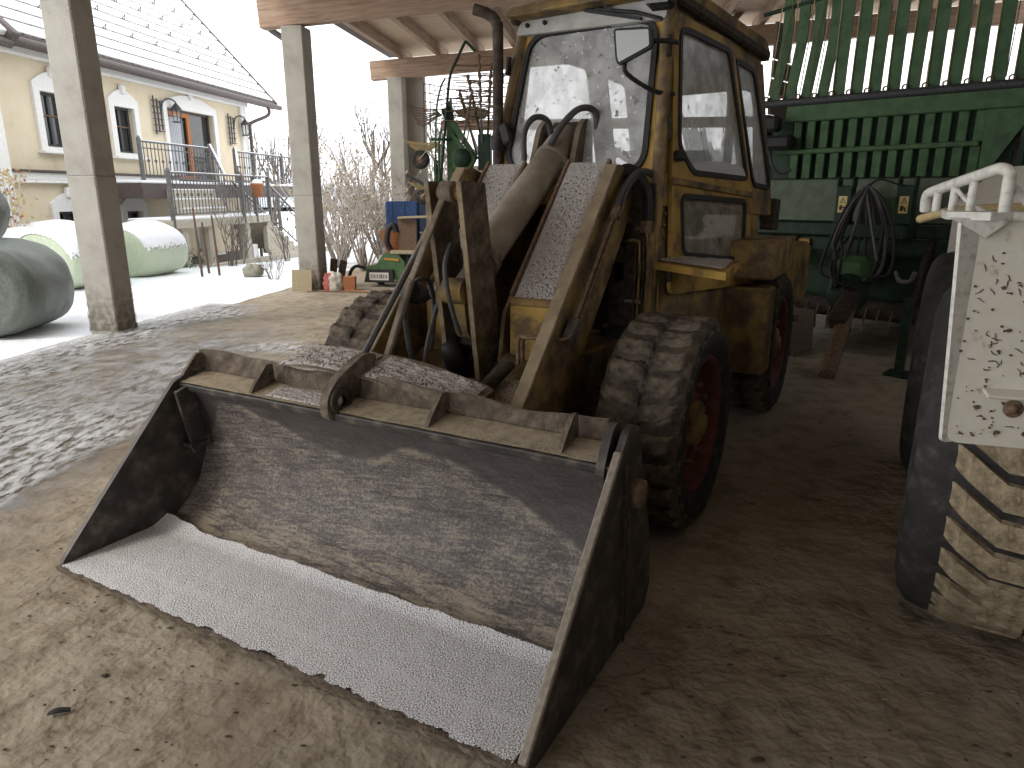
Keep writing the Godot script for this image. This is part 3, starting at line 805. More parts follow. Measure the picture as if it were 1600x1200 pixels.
# ---------- wrapped bales
func bale(t: Transform3D, r: float, len: float, m: String, label: String, group: String, snow := true):
	# lying with its flat end towards +z of t; sagging, with rounded shoulders
	var o := thing("wrapped_bale", label, "hay bale", t, Vector3.ZERO, group)
	var nz := noise(int(absf(t.origin.x) * 100), 1.2, 3)
	var prof := [Vector2(0, len * .5), Vector2(r * .55, len * .5 - .005), Vector2(r * .78, len * .5 - .03), Vector2(r * .9, len * .5 - .085), Vector2(r * .97, len * .5 - .18), Vector2(r, len * .5 - .32), Vector2(r * 1.01, 0)]
	var full := prof.duplicate()
	for i in range(prof.size() - 2, -1, -1): full.append(Vector2(prof[i].x, -prof[i].y))
	var shape := func(u: float, v: float, lift := 0.0) -> Vector3:
		var f := v * (full.size() - 1)
		var i := mini(int(f), full.size() - 2)
		var q: Vector2 = full[i].lerp(full[i + 1], f - i)
		var a := TAU * u
		var p := Vector3(sin(a) * q.x, cos(a) * q.x * .88, q.y)
		p.x *= 1.07
		if p.y < -r * .55: p.y = -r * .55 + (p.y + r * .55) * .72
		p += p.normalized() * (nz.get_noise_3dv(p * 1.3) * .035 + lift)
		p.y += r * .79
		return p
	part(mb().grid(func(u, v): return shape.call(u, v), 56, 48), "wrapping", m, o)
	if snow:
		part(mb().grid(func(u, v): return shape.call((u - .5) * .62 + 1.0, lerpf(.16, .84, v), .012 + .03 * sin(u * PI) * sin(v * PI)), 40, 40,
			func(u, v):
				var a := 1.0 - absf(u - .5) * 2.0
				var e := 1.0 - absf(v - .5) * 2.0
				return Color(1, 1, 1, smoothstep(.0, .62, a) * smoothstep(.0, .20, e))), "snow_cap", "snow_cap", o)

func bales():
	var r90 := Basis(Vector3.UP, deg_to_rad(16.0))
	bale(BT * Transform3D(r90, Vector3(-7.08, -.03, -7.25)), .66, 1.25, "wrap_dark", "lower dark green wrapped bale at the picture's left edge", "dark wrapped bales", false)
	bale(BT * Transform3D(r90, Vector3(-7.72, .88, -7.2)), .62, 1.25, "wrap_dark", "dark green wrapped bale stacked on top of the lower one", "dark wrapped bales", false)
	var b2 := Basis(Vector3.UP, deg_to_rad(-4.0))
	bale(BT * Transform3D(b2, Vector3(-9.28, -.06, -13.1)), .63, 1.3, "wrap", "pale green wrapped bale with snow, just right of the thick column", "pale wrapped bales")
	bale(BT * Transform3D(b2, Vector3(-9.25, -.04, -11.1)), .63, 1.3, "wrap", "pale green wrapped bale with snow, partly behind the thick column's left side", "pale wrapped bales")
	bale(BT * Transform3D(b2, Vector3(-10.2, -.06, -11.3)), .60, 1.3, "wrap", "pale green wrapped bale with snow, leftmost of the far row", "pale wrapped bales")
	bale(BT * Transform3D(b2, Vector3(-11.0, -.06, -12.9)), .64, 1.3, "wrap", "snow topped pale bale just visible behind the far row", "pale wrapped bales")

# ---------- the wheel loader
func film(parent: Node3D, a: Vector3, b: Vector3, c: Vector3, d: Vector3, m := "snow_film", lump := .006, called := "snow_dusting"):
	# a thin uneven layer of snow lying on the quad a b c d
	var n := (b - a).cross(d - a).normalized()
	if n.y < 0: n = -n
	var nz := noise(int(absf(a.x * 1000 + a.y * 77)), 9.0, 3)
	part(mb().grid(func(u, v):
		var p := a.lerp(b, u).lerp(d.lerp(c, u), v)
		var e := clampf(minf(minf(u, 1 - u), minf(v, 1 - v)) * 12.0, 0, 1)
		return p + n * (.003 + e * lump * (1.0 + nz.get_noise_3dv(p * 3.0))), 16, 40), called, m, parent, "", true)

func bucket_texture() -> ImageTexture:
	var w := 896
	var h := 448
	var im := Image.create(w, h, false, Image.FORMAT_RGB8)
	var n1 := noise(101, .012, 5)
	var n2 := noise(102, .05, 4)
	var n3 := noise(103, .16, 2)
	var n4 := noise(104, .03, 4)
	var n5 := noise(105, .30, 2, FastNoiseLite.TYPE_VALUE)
	var dark := Vector3(.060, .048, .046)
	var grey := Vector3(.158, .138, .125)
	var tan := Vector3(.35, .30, .215)
	for j in h:
		var v := float(j) / h
		for i in w:
			var u := float(i) / w
			# edge of the worn, dusty part: two humps
			var e := .0
			if u < .10: e = lerpf(.55, .86, smoothstep(0.0, .10, u))
			elif u < .44: e = lerpf(.86, .63, smoothstep(.10, .44, u))
			elif u < .60: e = lerpf(.63, .80, smoothstep(.44, .60, u))
			else: e = lerpf(.80, .44, smoothstep(.60, 1.0, u))
			e += n1.get_noise_2d(i, 0) * .03
			var below := smoothstep(.03, -.03, v - e)
			var f := n4.get_noise_2d(i * .35 + j * .25, j * 1.7)
			var s := n2.get_noise_2d(i * .55 + j * .5, j * 1.6 - i * .3)
			var g := n3.get_noise_2d(i, j)
			var big := n1.get_noise_2d(i * .8, j * 1.2)
			var d := 0.0
			if below > 0.0:
				d = .48 + big * .34 + s * .10 + g * .22
				var st := n4.get_noise_2d(i * .22 + j * .20, j * 3.2 - i * .75)
				d -= smoothstep(.12, .42, st) * .26
				d += smoothstep(.18, .45, n4.get_noise_2d(i * .2 + 500, j * 4.2 - i * .5)) * .2
				d += smoothstep(.34, .0, v) * .34 * (1.0 + f * 1.6)
				d += smoothstep(.08, .0, e - v) * .34 * (.25 + smoothstep(.0, .5, n1.get_noise_2d(i * 1.5 + 400, 3.0) + .25))
				d -= smoothstep(.15, .5, n4.get_noise_2d(i * .12 + 90, j * 3.4 + i * .35)) * .35 * smoothstep(.6, .15, v)
				d += n5.get_noise_2d(i, j) * .30 + n5.get_noise_2d(i * .5 + 77, j * .5) * .16
				d = clampf(d, .08, 1) * below
			var up := .05 + (rng.randf() - .5) * .06 + maxf(0, n2.get_noise_2d(i * 1.3 + j * .9 + 300, (j * .25 - i * .1))) * .28 + maxf(0, big) * .3 + maxf(0, g) * .08
			up += smoothstep(.90, 1.0, v) * .25
			d = maxf(d, up * (1.0 - below))
			var c := dark.lerp(grey, clampf(d * 1.4 + g * .2, 0, 1)).lerp(tan, clampf((d - .49) * 1.45, 0, .9))
			# scraped marks
			im.set_pixel(i, j, Color(c.x, c.y, c.z).linear_to_srgb())
	# long scrapes along the digging direction
	for k in 300:
		var x := rng.randf_range(-.1, .95) * w
		var y := rng.randf_range(.02, .80) * h
		var a := rng.randf_range(-.18, -.02) - .22 * (y / h)
		var bend := rng.randf_range(-.0012, .0012)
		var ink := Color(.20, .18, .17) if rng.randf() < .6 else Color(.66, .60, .49)
		var str := rng.randf_range(.08, .34)
		var nn := int(rng.randf_range(40, 300))
		var th := 1 if rng.randf() < .7 else 2
		for q in nn:
			x += cos(a); y += sin(a); a += bend
			var fade := sin(PI * q / nn) * str * (.5 + n3.get_noise_2d(x * 2.0, y * 2.0))
			for e in th:
				var xi := int(x)
				var yi := int(y) + e
				if xi >= 0 and xi < w and yi >= 0 and yi < h: im.set_pixel(xi, yi, im.get_pixel(xi, yi).lerp(ink, clampf(fade, 0, 1)))
	# a few chalky scratches
	for k in 46:
		var x := rng.randf_range(.1, .95) * w
		var y := rng.randf_range(.15, .6) * h
		var a := rng.randf_range(-.1, .6)
		for q in int(rng.randf_range(10, 46)):
			var xi := int(x + cos(a) * q)
			var yi := int(y + sin(a) * q + rng.randf_range(-1, 1))
			if xi > 0 and xi < w and yi > 0 and yi < h: im.set_pixel(xi, yi, im.get_pixel(xi, yi).lerp(Color(.70, .64, .52), rng.randf_range(.2, .8)))
	return ImageTexture.create_from_image(im)

func tyre(R: float, w: float, tread: bool) -> MB:
	# smooth carcass; axis along x, centre at the origin
	var b := MB.new()
	var half := [Vector2(-.40, .60), Vector2(-.46, .67), Vector2(-.5, .77), Vector2(-.5, .85), Vector2(-.475, .905), Vector2(-.43, .93), Vector2(-.25, .945), Vector2(0, .95)]
	var pr := []
	if tread: half = half.slice(4)
	else: half = half.slice(0, 5) + [Vector2(-.40, .80), Vector2(0, .80)]
	for p in half: pr.append(Vector2(p.y * R, p.x * w))
	for i in range(half.size() - 2, -1, -1): pr.append(Vector2(half[i].y * R, -half[i].x * w))
	return b.lathe(pr, Transform3D(Basis(Vector3.BACK, -PI / 2), Vector3.ZERO), 72)

func lug_mesh(R: float, w: float, side: float, pitch: float, sd: int) -> Mesh:
	# a worn rubber bar from the shoulder to the middle of the tread
	var b := MB.new()
	var nz := noise(sd, 16.0, 3)
	var pt := func(s: float, e: float, up: float) -> Vector3:
		var x := lerpf(.495, -.015, s) * w
		var bend := pitch * (.50 * s + .12 * sin(s * 5.0))
		var wd := pitch * lerpf(.34, .40, s) * (1.0 - .22 * up) * (1.0 if s > .06 else .8)
		var a := bend + e * wd
		var shoulder := smoothstep(.0, .22, s)
		var r := R * lerpf(.86, .945, shoulder)
		r += up * R * .045 * lerpf(.75, 1.0, shoulder) * (.8 + .35 * nz.get_noise_2d(sd * 9.0, s * .05))
		r += nz.get_noise_3d(x * 3.0, a * 2.0, e + s * 2.0) * .008 * up
		a += nz.get_noise_3d(x * 4.0, e * 3.0, 7.0) * .02
		return Vector3(side * x, r * cos(a), r * sin(a))
	b.grid(func(u, v):
		var s := clampf((v - .06) / .90, 0.0, 1.0)
		var up := smoothstep(.0, .05, v) * smoothstep(1.0, .97, v)
		var e = (u - .5) * 2.0
		var k := absf(e)
		if k > .74: up = minf(up, clampf((1.0 - k) / .20, 0.0, 1.0))
		return pt.call(s, signf(e) * minf(1.0, k), up), 12, 18)
	return b.mesh()

func wheel(parent: Node3D, c: Vector3, R: float, w: float, side: float, sd: int, tyre_mesh: Array, label := ""):
	var o := sub("wheel", parent, Transform3D(Basis(Vector3.RIGHT, sd * 1.3), c))
	if label: o.set_meta("label", label)
	var keep := XF
	XF = Transform3D()
	part(tyre_mesh[0], "sidewalls", "rubber", o)
	part(tyre_mesh[7], "tread_base", "tread_base", o)
	for k in 24:
		for s in 2:
			var l := part(tyre_mesh[1 + s + 2 * (k % 3)], "tread_lug", "rubber_mud", o)
			l.rotation.x = TAU * (k + .5 * s) / 24.0
	var ax := Transform3D(Basis(Vector3.BACK, -PI / 2 * side), Vector3.ZERO)
	var h := w * .5
	part(mb().lathe([Vector2(R * .66, h - .05), Vector2(R * .64, h - .02), Vector2(R * .60, h - .025), Vector2(R * .585, h - .09), Vector2(R * .50, h - .12), Vector2(R * .30, h - .10), Vector2(R * .28, h - .07), Vector2(0, h - .07)], ax, 40), "rim", "red_rim", o)
	part(mb().lathe([Vector2(R * .22, h - .10), Vector2(R * .21, h - .05), Vector2(R * .19, h - .035), Vector2(R * .10, h - .03), Vector2(R * .09, h - .01), Vector2(0, h - .005)], ax, 24), "hub", "yellow_dirty", o)
	var nuts := mb()
	for k in 8:
		var a := TAU * k / 8
		nuts.lathe([Vector2(.016, h - .09), Vector2(.016, h - .05), Vector2(0, h - .048)], ax * Transform3D(Basis(), Vector3(cos(a), 0, sin(a)) * R * .36), 6)
	part(nuts, "wheel_nuts", "rust", o, "", true)
	XF = keep

func loader():
	var o := thing("wheel_loader", "dirty yellow wheel loader with its snowy bucket lowered in front", "wheel loader", LT)
	XF = Transform3D()
	bucket(o)
	# wheels
	var tm := [tyre(.515, .39, false).mesh()]
	for k in 3:
		for s in [-1.0, 1.0]: tm.append(lug_mesh(.515, .39, s, TAU / 24.0, 50 + k))
	tm.append(tyre(.515, .39, true).mesh())
	wheel(o, Vector3(.93, .50, -1.80), .515, .38, 1, 1, tm)
	wheel(o, Vector3(-.71, .50, -1.80), .515, .38, -1, 2, tm)
	wheel(o, Vector3(.92, .50, -3.95), .515, .38, 1, 3, tm)
	wheel(o, Vector3(-.71, .50, -3.95), .515, .38, -1, 4, tm)
	part(mb().tube([Vector3(-.6, .48, -1.8), Vector3(.8, .48, -1.8)], .11, 12), "front_axle", "grime", o)
	part(mb().tube([Vector3(-.6, .48, -3.95), Vector3(.8, .48, -3.95)], .11, 12), "rear_axle", "grime", o)
	# lower frame between the front wheels
	part(mb().prism(V2([-1.35, .32, -1.28, .62, -1.5, .78, -2.6, .80, -3.1, .62, -3.1, .38]), PX(.1), .86), "front_frame", "yellow_dirty", o)
	part(mb().box(Vector3(.72, .56, -1.28), Vector3(.34, .05, .24), Basis(Vector3.UP, .1), .01), "frame_bracket", "dust_tan", o)
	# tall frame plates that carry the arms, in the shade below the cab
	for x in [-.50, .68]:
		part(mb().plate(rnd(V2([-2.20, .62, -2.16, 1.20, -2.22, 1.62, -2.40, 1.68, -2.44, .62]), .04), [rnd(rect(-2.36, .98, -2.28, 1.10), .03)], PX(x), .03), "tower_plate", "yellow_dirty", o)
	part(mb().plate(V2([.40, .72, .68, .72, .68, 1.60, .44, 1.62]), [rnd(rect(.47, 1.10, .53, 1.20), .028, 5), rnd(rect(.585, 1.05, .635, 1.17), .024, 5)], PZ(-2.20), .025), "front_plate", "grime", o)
	part(mb().box(Vector3(.60, 1.0, -2.175), Vector3(.10, .02, .03), Basis(), .004), "bracket", "steel_edge", o)
	part(mb().box(Vector3(.55, .80, -2.17), Vector3(.20, .12, .05), Basis(), .02), "valve_block", "black", o)
	for k in 3:
		var zz := -2.16 + k * .012
		part(mb().tube(curve([Vector3(.50 + k * .02, 1.64, -2.06), Vector3(.56 + k * .02, 1.68 - k * .02, -2.10), Vector3(.62 + k * .02, 1.63 - k * .03, zz), Vector3(.645 + k * .015, 1.52 - k * .03, zz), Vector3(.645 + k * .012, 1.40, zz)], 6), .019, 10), "hydraulic_hose", "black", o)
		part(mb().tube([Vector3(.645 + k * .012, 1.42, zz), Vector3(.645 + k * .012, 1.36, zz)], .024, 6), "hose_fitting", "rust", o)
	for k in 4:
		part(mb().tube(curve([Vector3(.50 + k * .03, 1.28 + k * .03, -2.17), Vector3(.58 + k * .022, 1.285 + k * .03, -2.165), Vector3(.60 + k * .022, 1.25, -2.165), Vector3(.60 + k * .022, .80, -2.165)], 5), .008, 6), "thin_pipe", "yellow_dirty" if k % 2 else "grime", o)
	for q in [[.44, 1.50], [.66, 1.30], [.44, .85], [.66, .78], [.55, 1.42]]: part(mb().lathe([Vector2(.016, 0), Vector2(.016, .012), Vector2(0, .014)], Transform3D(Basis(Vector3.RIGHT, PI / 2), Vector3(q[0], q[1], -2.187)), 6), "bolt", "rust", o)
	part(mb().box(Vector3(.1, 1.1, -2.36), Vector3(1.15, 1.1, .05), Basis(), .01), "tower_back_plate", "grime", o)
	# lift arms
	for s in [1, -1]:
		var x = .10 + s * .43
		var arm := rnd(V2([-1.98, 1.70, -1.80, 1.53, -.86, .56, -.82, .34, -1.0, .22, -1.16, .34, -2.18, 1.44, -2.2, 1.64]), .05)
		var a := part(mb().prism(arm, PX(x), .05), "lift_arm", "yellow_dirty", o)
		part(mb().beam(Vector3(x + s * .005, 1.685, -1.955), Vector3(x + s * .005, .60, -.90), .062, .02, Vector3(0, .7, .7), .004), "top_flange", "ochre", a)
		part(mb().tube([Vector3(x - .07, .36, -.98), Vector3(x + .07, .36, -.98)], .085, 16), "hinge_boss", "grime", a)
	# box girders beside the tilt cylinder, snow lying on top
	for s in [1, -1]:
		var x = .09 + s * .245
		var g := part(mb().prism(rnd(V2([-2.16, 1.70, -1.53, 1.06, -1.52, .66, -1.75, .66, -2.28, 1.25, -2.28, 1.66]), .02), PX(x), .25 if s > 0 else .22), "arm_girder", "yellow_dirty", o)
		part(mb().box(Vector3(x, .86, -1.512), Vector3(.23, .36, .012), Basis(), .003), "end_plate", "yellow", g)
		for e in [-1, 1]:
			part(mb().beam(Vector3(x + e * .115, 1.715, -2.14), Vector3(x + e * .115, 1.085, -1.525), .016, .03, Vector3(0, .7, .7)), "edge_strip", "rust", g)
		film(g, Vector3(x - .105, 1.706, -2.13), Vector3(x + .105, 1.706, -2.13), Vector3(x + .105, 1.075, -1.535), Vector3(x - .105, 1.075, -1.535), "snow_film", .010)
	# web plate with lightening holes behind the cylinder
	part(mb().plate(V2([-2.3, 1.62, -2.1, 1.62, -1.5, 1.0, -1.42, .62, -1.75, .55, -2.3, 1.1]), [rnd(V2([-1.80, 1.02, -1.74, 1.02, -1.74, 1.12, -1.80, 1.12]), .04)], PX(.19), .02), "web_plate", "yellow_dirty", o)
	# tilt cylinder
	var top := Vector3(.09, 1.86, -2.40)
	var mid := Vector3(.07, 1.27, -1.52)
	var d := (mid - top).normalized()
	var cy := part(mb().tube([top, top + d * .02, mid, mid + d * .03], [.07, .088, .088, .075], 28), "tilt_cylinder", "dusty_snow", o)
	part(mb().tube([top.lerp(mid, .22), top.lerp(mid, .25)], .094, 28), "band", "dusty_snow", cy)
	part(mb().tube([mid + d * .01, mid + d * .06], .10, 24), "cylinder_head", "dusty_dark", cy)
	part(mb().tube([mid, Vector3(.055, 1.13, -1.33)], .045, 14), "piston_rod", "steel_edge", cy)
	part(mb().tube([Vector3(-.0, 1.12, -1.30), Vector3(.11, 1.12, -1.30)], .06, 16), "rod_eye", "yellow_dirty", cy)
	part(mb().tube([Vector3(.02, 1.86, -2.4), Vector3(.18, 1.86, -2.4)], .08, 16), "base_eye", "grime", cy)
	for x in [-.035, .205]:
		part(mb().prism(rnd(V2([-2.46, 1.62, -2.16, 1.62, -2.28, 1.90, -2.36, 1.955, -2.44, 1.93]), .05), PX(x), .03), "cylinder_bracket", "dusty", o)
	# bellcrank: two tall plates with pins
	var bp := rnd(V2([-1.22, 1.605, -1.41, 1.60, -1.58, .64, -1.36, .62]), .015)
	for x in [-.035, .135]:
		var p := part(mb().prism(bp, PX(x), .022), "bellcrank_plate", "dusty_dark", o)
		part(mb().beam(Vector3(x, 1.60, -1.213), Vector3(x, .66, -1.353), .024, .008, Vector3.BACK), "worn_edge", "ochre", p)
		part(mb().lathe([Vector2(.075, 0), Vector2(.075, .02), Vector2(.05, .028), Vector2(.045, .01), Vector2(0, .01)], Transform3D(Basis(Vector3.BACK, -PI / 2), Vector3(x + .012, .72, -1.46)), 20), "pin_cap", "black", p)
	part(mb().tube([Vector3(-.06, 1.555, -1.30), Vector3(.13, 1.555, -1.30)], .035, 14), "top_pin", "yellow", o)
	part(mb().tube([Vector3(-.1, .72, -1.46), Vector3(.24, .72, -1.46)], .055, 16), "pivot_pin", "grime", o)
	part(mb().prism(rnd(V2([-1.5, 1.18, -1.30, 1.16, -1.34, .90, -1.5, .84]), .05), PX(.05), .07), "bellcrank_web", "yellow_dirty", o)
	part(mb().box(Vector3(.05, .90, -1.46), Vector3(.14, .16, .12), Basis(), .03), "bellcrank_spacer", "grime", o)
	part(mb().lathe([Vector2(.0, .09), Vector2(.03, .085), Vector2(.045, .04), Vector2(.06, -.08), Vector2(0, -.09)], Transform3D(Basis(Vector3.RIGHT, .6), Vector3(.03, .80, -1.30)), 14), "grease_cup", "black", o)
	# link from the top pin down to the bucket
	part(mb().beam(Vector3(.03, 1.57, -1.27), Vector3(-.10, 1.17, -1.16), .034, .016, Vector3(0, .5, .8), .004), "tilt_link", "dusty", o)
	part(mb().beam(Vector3(-.10, 1.18, -1.165), Vector3(-.24, .56, -1.0), .036, .03, Vector3(0, .5, .8), .006), "tilt_link", "dusty", o)
	part(mb().lathe([Vector2(.012, -.035), Vector2(.040, -.035), Vector2(.045, -.03), Vector2(.045, .03), Vector2(.040, .035), Vector2(.012, .035)], Transform3D(Basis(Vector3.BACK, -PI / 2), Vector3(.035, 1.56, -1.28)), 20), "link_eye", "dusty", o)
	# clutter around the lower pins
	part(mb().tube([Vector3(.16, .74, -1.50), Vector3(.44, .70, -1.62)], .075, 16), "cross_tube", "yellow_dirty", o)
	part(mb().lathe([Vector2(0, 0), Vector2(.07, 0), Vector2(.08, .03), Vector2(.08, .12), Vector2(.06, .14), Vector2(0, .14)], Transform3D(Basis(Vector3(0, .3, .95).cross(Vector3.RIGHT).normalized(), 1.2), Vector3(.20, .60, -1.16)), 18), "pin_housing", "rust", o)
	part(mb().tube([Vector3(.22, .66, -1.2), Vector3(.30, .80, -1.36)], .035, 12), "pin_lever", "grime", o)
	part(mb().prism(V2([-.98, .50, -1.38, .70, -1.38, .64, -.98, .44]), PX(.30), .22), "link_cover", "steel", o)
	film(o, Vector3(.2, .715, -1.375), Vector3(.40, .715, -1.375), Vector3(.40, .515, -.985), Vector3(.2, .515, -.985), "snow_film", .004)
	# hydraulic hoses and pipes
	var H := func(pts: Array, r: float, called := "hydraulic_hose", m := "hose"): return part(mb().tube(curve(pts, 6), r, 10), called, m, o)
	H.call([Vector3(-.15, .80, -.80), Vector3(-.15, .90, -.90), Vector3(-.15, 1.08, -1.08), Vector3(-.15, 1.24, -1.24), Vector3(-.15, 1.35, -1.37), Vector3(-.14, 1.37, -1.5), Vector3(-.13, 1.25, -1.6)], .0135)
	H.call([Vector3(-.11, .68, -1.22), Vector3(-.12, .86, -1.16), Vector3(-.14, 1.04, -1.17), Vector3(-.14, 1.15, -1.25), Vector3(-.13, 1.15, -1.34), Vector3(-.12, 1.0, -1.36), Vector3(-.12, .82, -1.32)], .0135)
	H.call([Vector3(-.05, .70, -1.18), Vector3(-.07, .84, -1.22), Vector3(-.09, 1.05, -1.36), Vector3(-.08, 1.18, -1.45)], .012)
	H.call([Vector3(.03, 1.33, -1.30), Vector3(.05, 1.25, -1.22), Vector3(.07, 1.15, -1.2), Vector3(.075, 1.02, -1.24), Vector3(.07, .92, -1.3)], .012)
	part(mb().tube(curve([Vector3(-.16, 1.13, -1.2), Vector3(-.13, 1.10, -1.24), Vector3(-.10, 1.12, -1.27)], 4), .05, 10), "hose_tie", "black", o)
	H.call([Vector3(.0, 1.72, -2.05), Vector3(.0, 1.86, -2.05), Vector3(.02, 1.94, -2.12), Vector3(.05, 1.93, -2.22), Vector3(.04, 1.83, -2.3)], .016)
	H.call([Vector3(.12, 1.80, -2.12), Vector3(.16, 1.90, -2.17), Vector3(.22, 1.985, -2.25), Vector3(.27, 1.98, -2.34), Vector3(.28, 1.88, -2.36), Vector3(.28, 1.82, -2.36)], .0175)
	H.call([Vector3(.40, 1.78, -2.32), Vector3(.50, 1.72, -2.30), Vector3(.58, 1.74, -2.34), Vector3(.64, 1.80, -2.4)], .016)
	# pipes along the outside of the right arm
	for k in 2:
		var dx := .60 + k * .0
		var dz := -.045 * k
		H.call([Vector3(.70, 1.52, -2.42 + dz), Vector3(.66, 1.62, -2.28 + dz), Vector3(dx + .02, 1.66, -2.12 + dz), Vector3(dx, 1.58, -1.96 + dz), Vector3(dx, 1.46, -1.84 + dz)], .015)
		part(mb().tube(curve([Vector3(dx, 1.46, -1.84 + dz), Vector3(dx, 1.42, -1.80 + dz), Vector3(dx, 1.0, -1.41 + dz), Vector3(dx, .95, -1.36 + dz), Vector3(dx - .05, .935, -1.33 + dz), Vector3(.40, .93, -1.335 + dz), Vector3(.36, .92, -1.34 + dz), Vector3(.355, .80, -1.34 + dz)], 4), .009, 8), "hydraulic_pipe", "rust", o)
		part(mb().tube([Vector3(dx, 1.49, -1.87 + dz), Vector3(dx, 1.44, -1.82 + dz)], .021, 6), "pipe_nut", "rust", o)
	part(mb().box(Vector3(.595, .97, -1.405), Vector3(.05, .06, .10), Basis(Vector3.RIGHT, .78), .006), "pipe_clamp", "steel", o)
	for k in 3:
		part(mb().tube(curve([Vector3(.58 - k * .015, .70, -2.28), Vector3(.58 - k * .015, 1.2, -2.28), Vector3(.57 - k * .015, 1.30 + k * .03, -2.27), Vector3(.46, 1.33 + k * .035, -2.25), Vector3(.40, 1.33 + k * .035, -2.24)], 5), .010, 6), "thin_pipe", "grime", o)
	# exhaust
	var e := part(mb().tube(curve([Vector3(-.345, 1.30, -2.36), Vector3(-.345, 1.6, -2.36), Vector3(-.34, 2.38, -2.36), Vector3(-.345, 2.48, -2.35), Vector3(-.39, 2.525, -2.33), Vector3(-.46, 2.55, -2.30)], 6), .031, 16), "exhaust_pipe", "grime", o)
	part(mb().tube([Vector3(-.345, 1.80, -2.36), Vector3(-.345, 1.86, -2.36)], .042, 16), "clamp", "black", e)
	part(mb().beam(Vector3(-.30, 1.94, -2.34), Vector3(-.24, 1.83, -2.30), .06, .025, Vector3.BACK, .01), "exhaust_bracket", "black", e)
	part(mb().tube([Vector3(-.345, 1.2, -2.36), Vector3(-.345, 1.60, -2.36)], .04, 16), "heat_shield", "rust", e)
	cab(o)

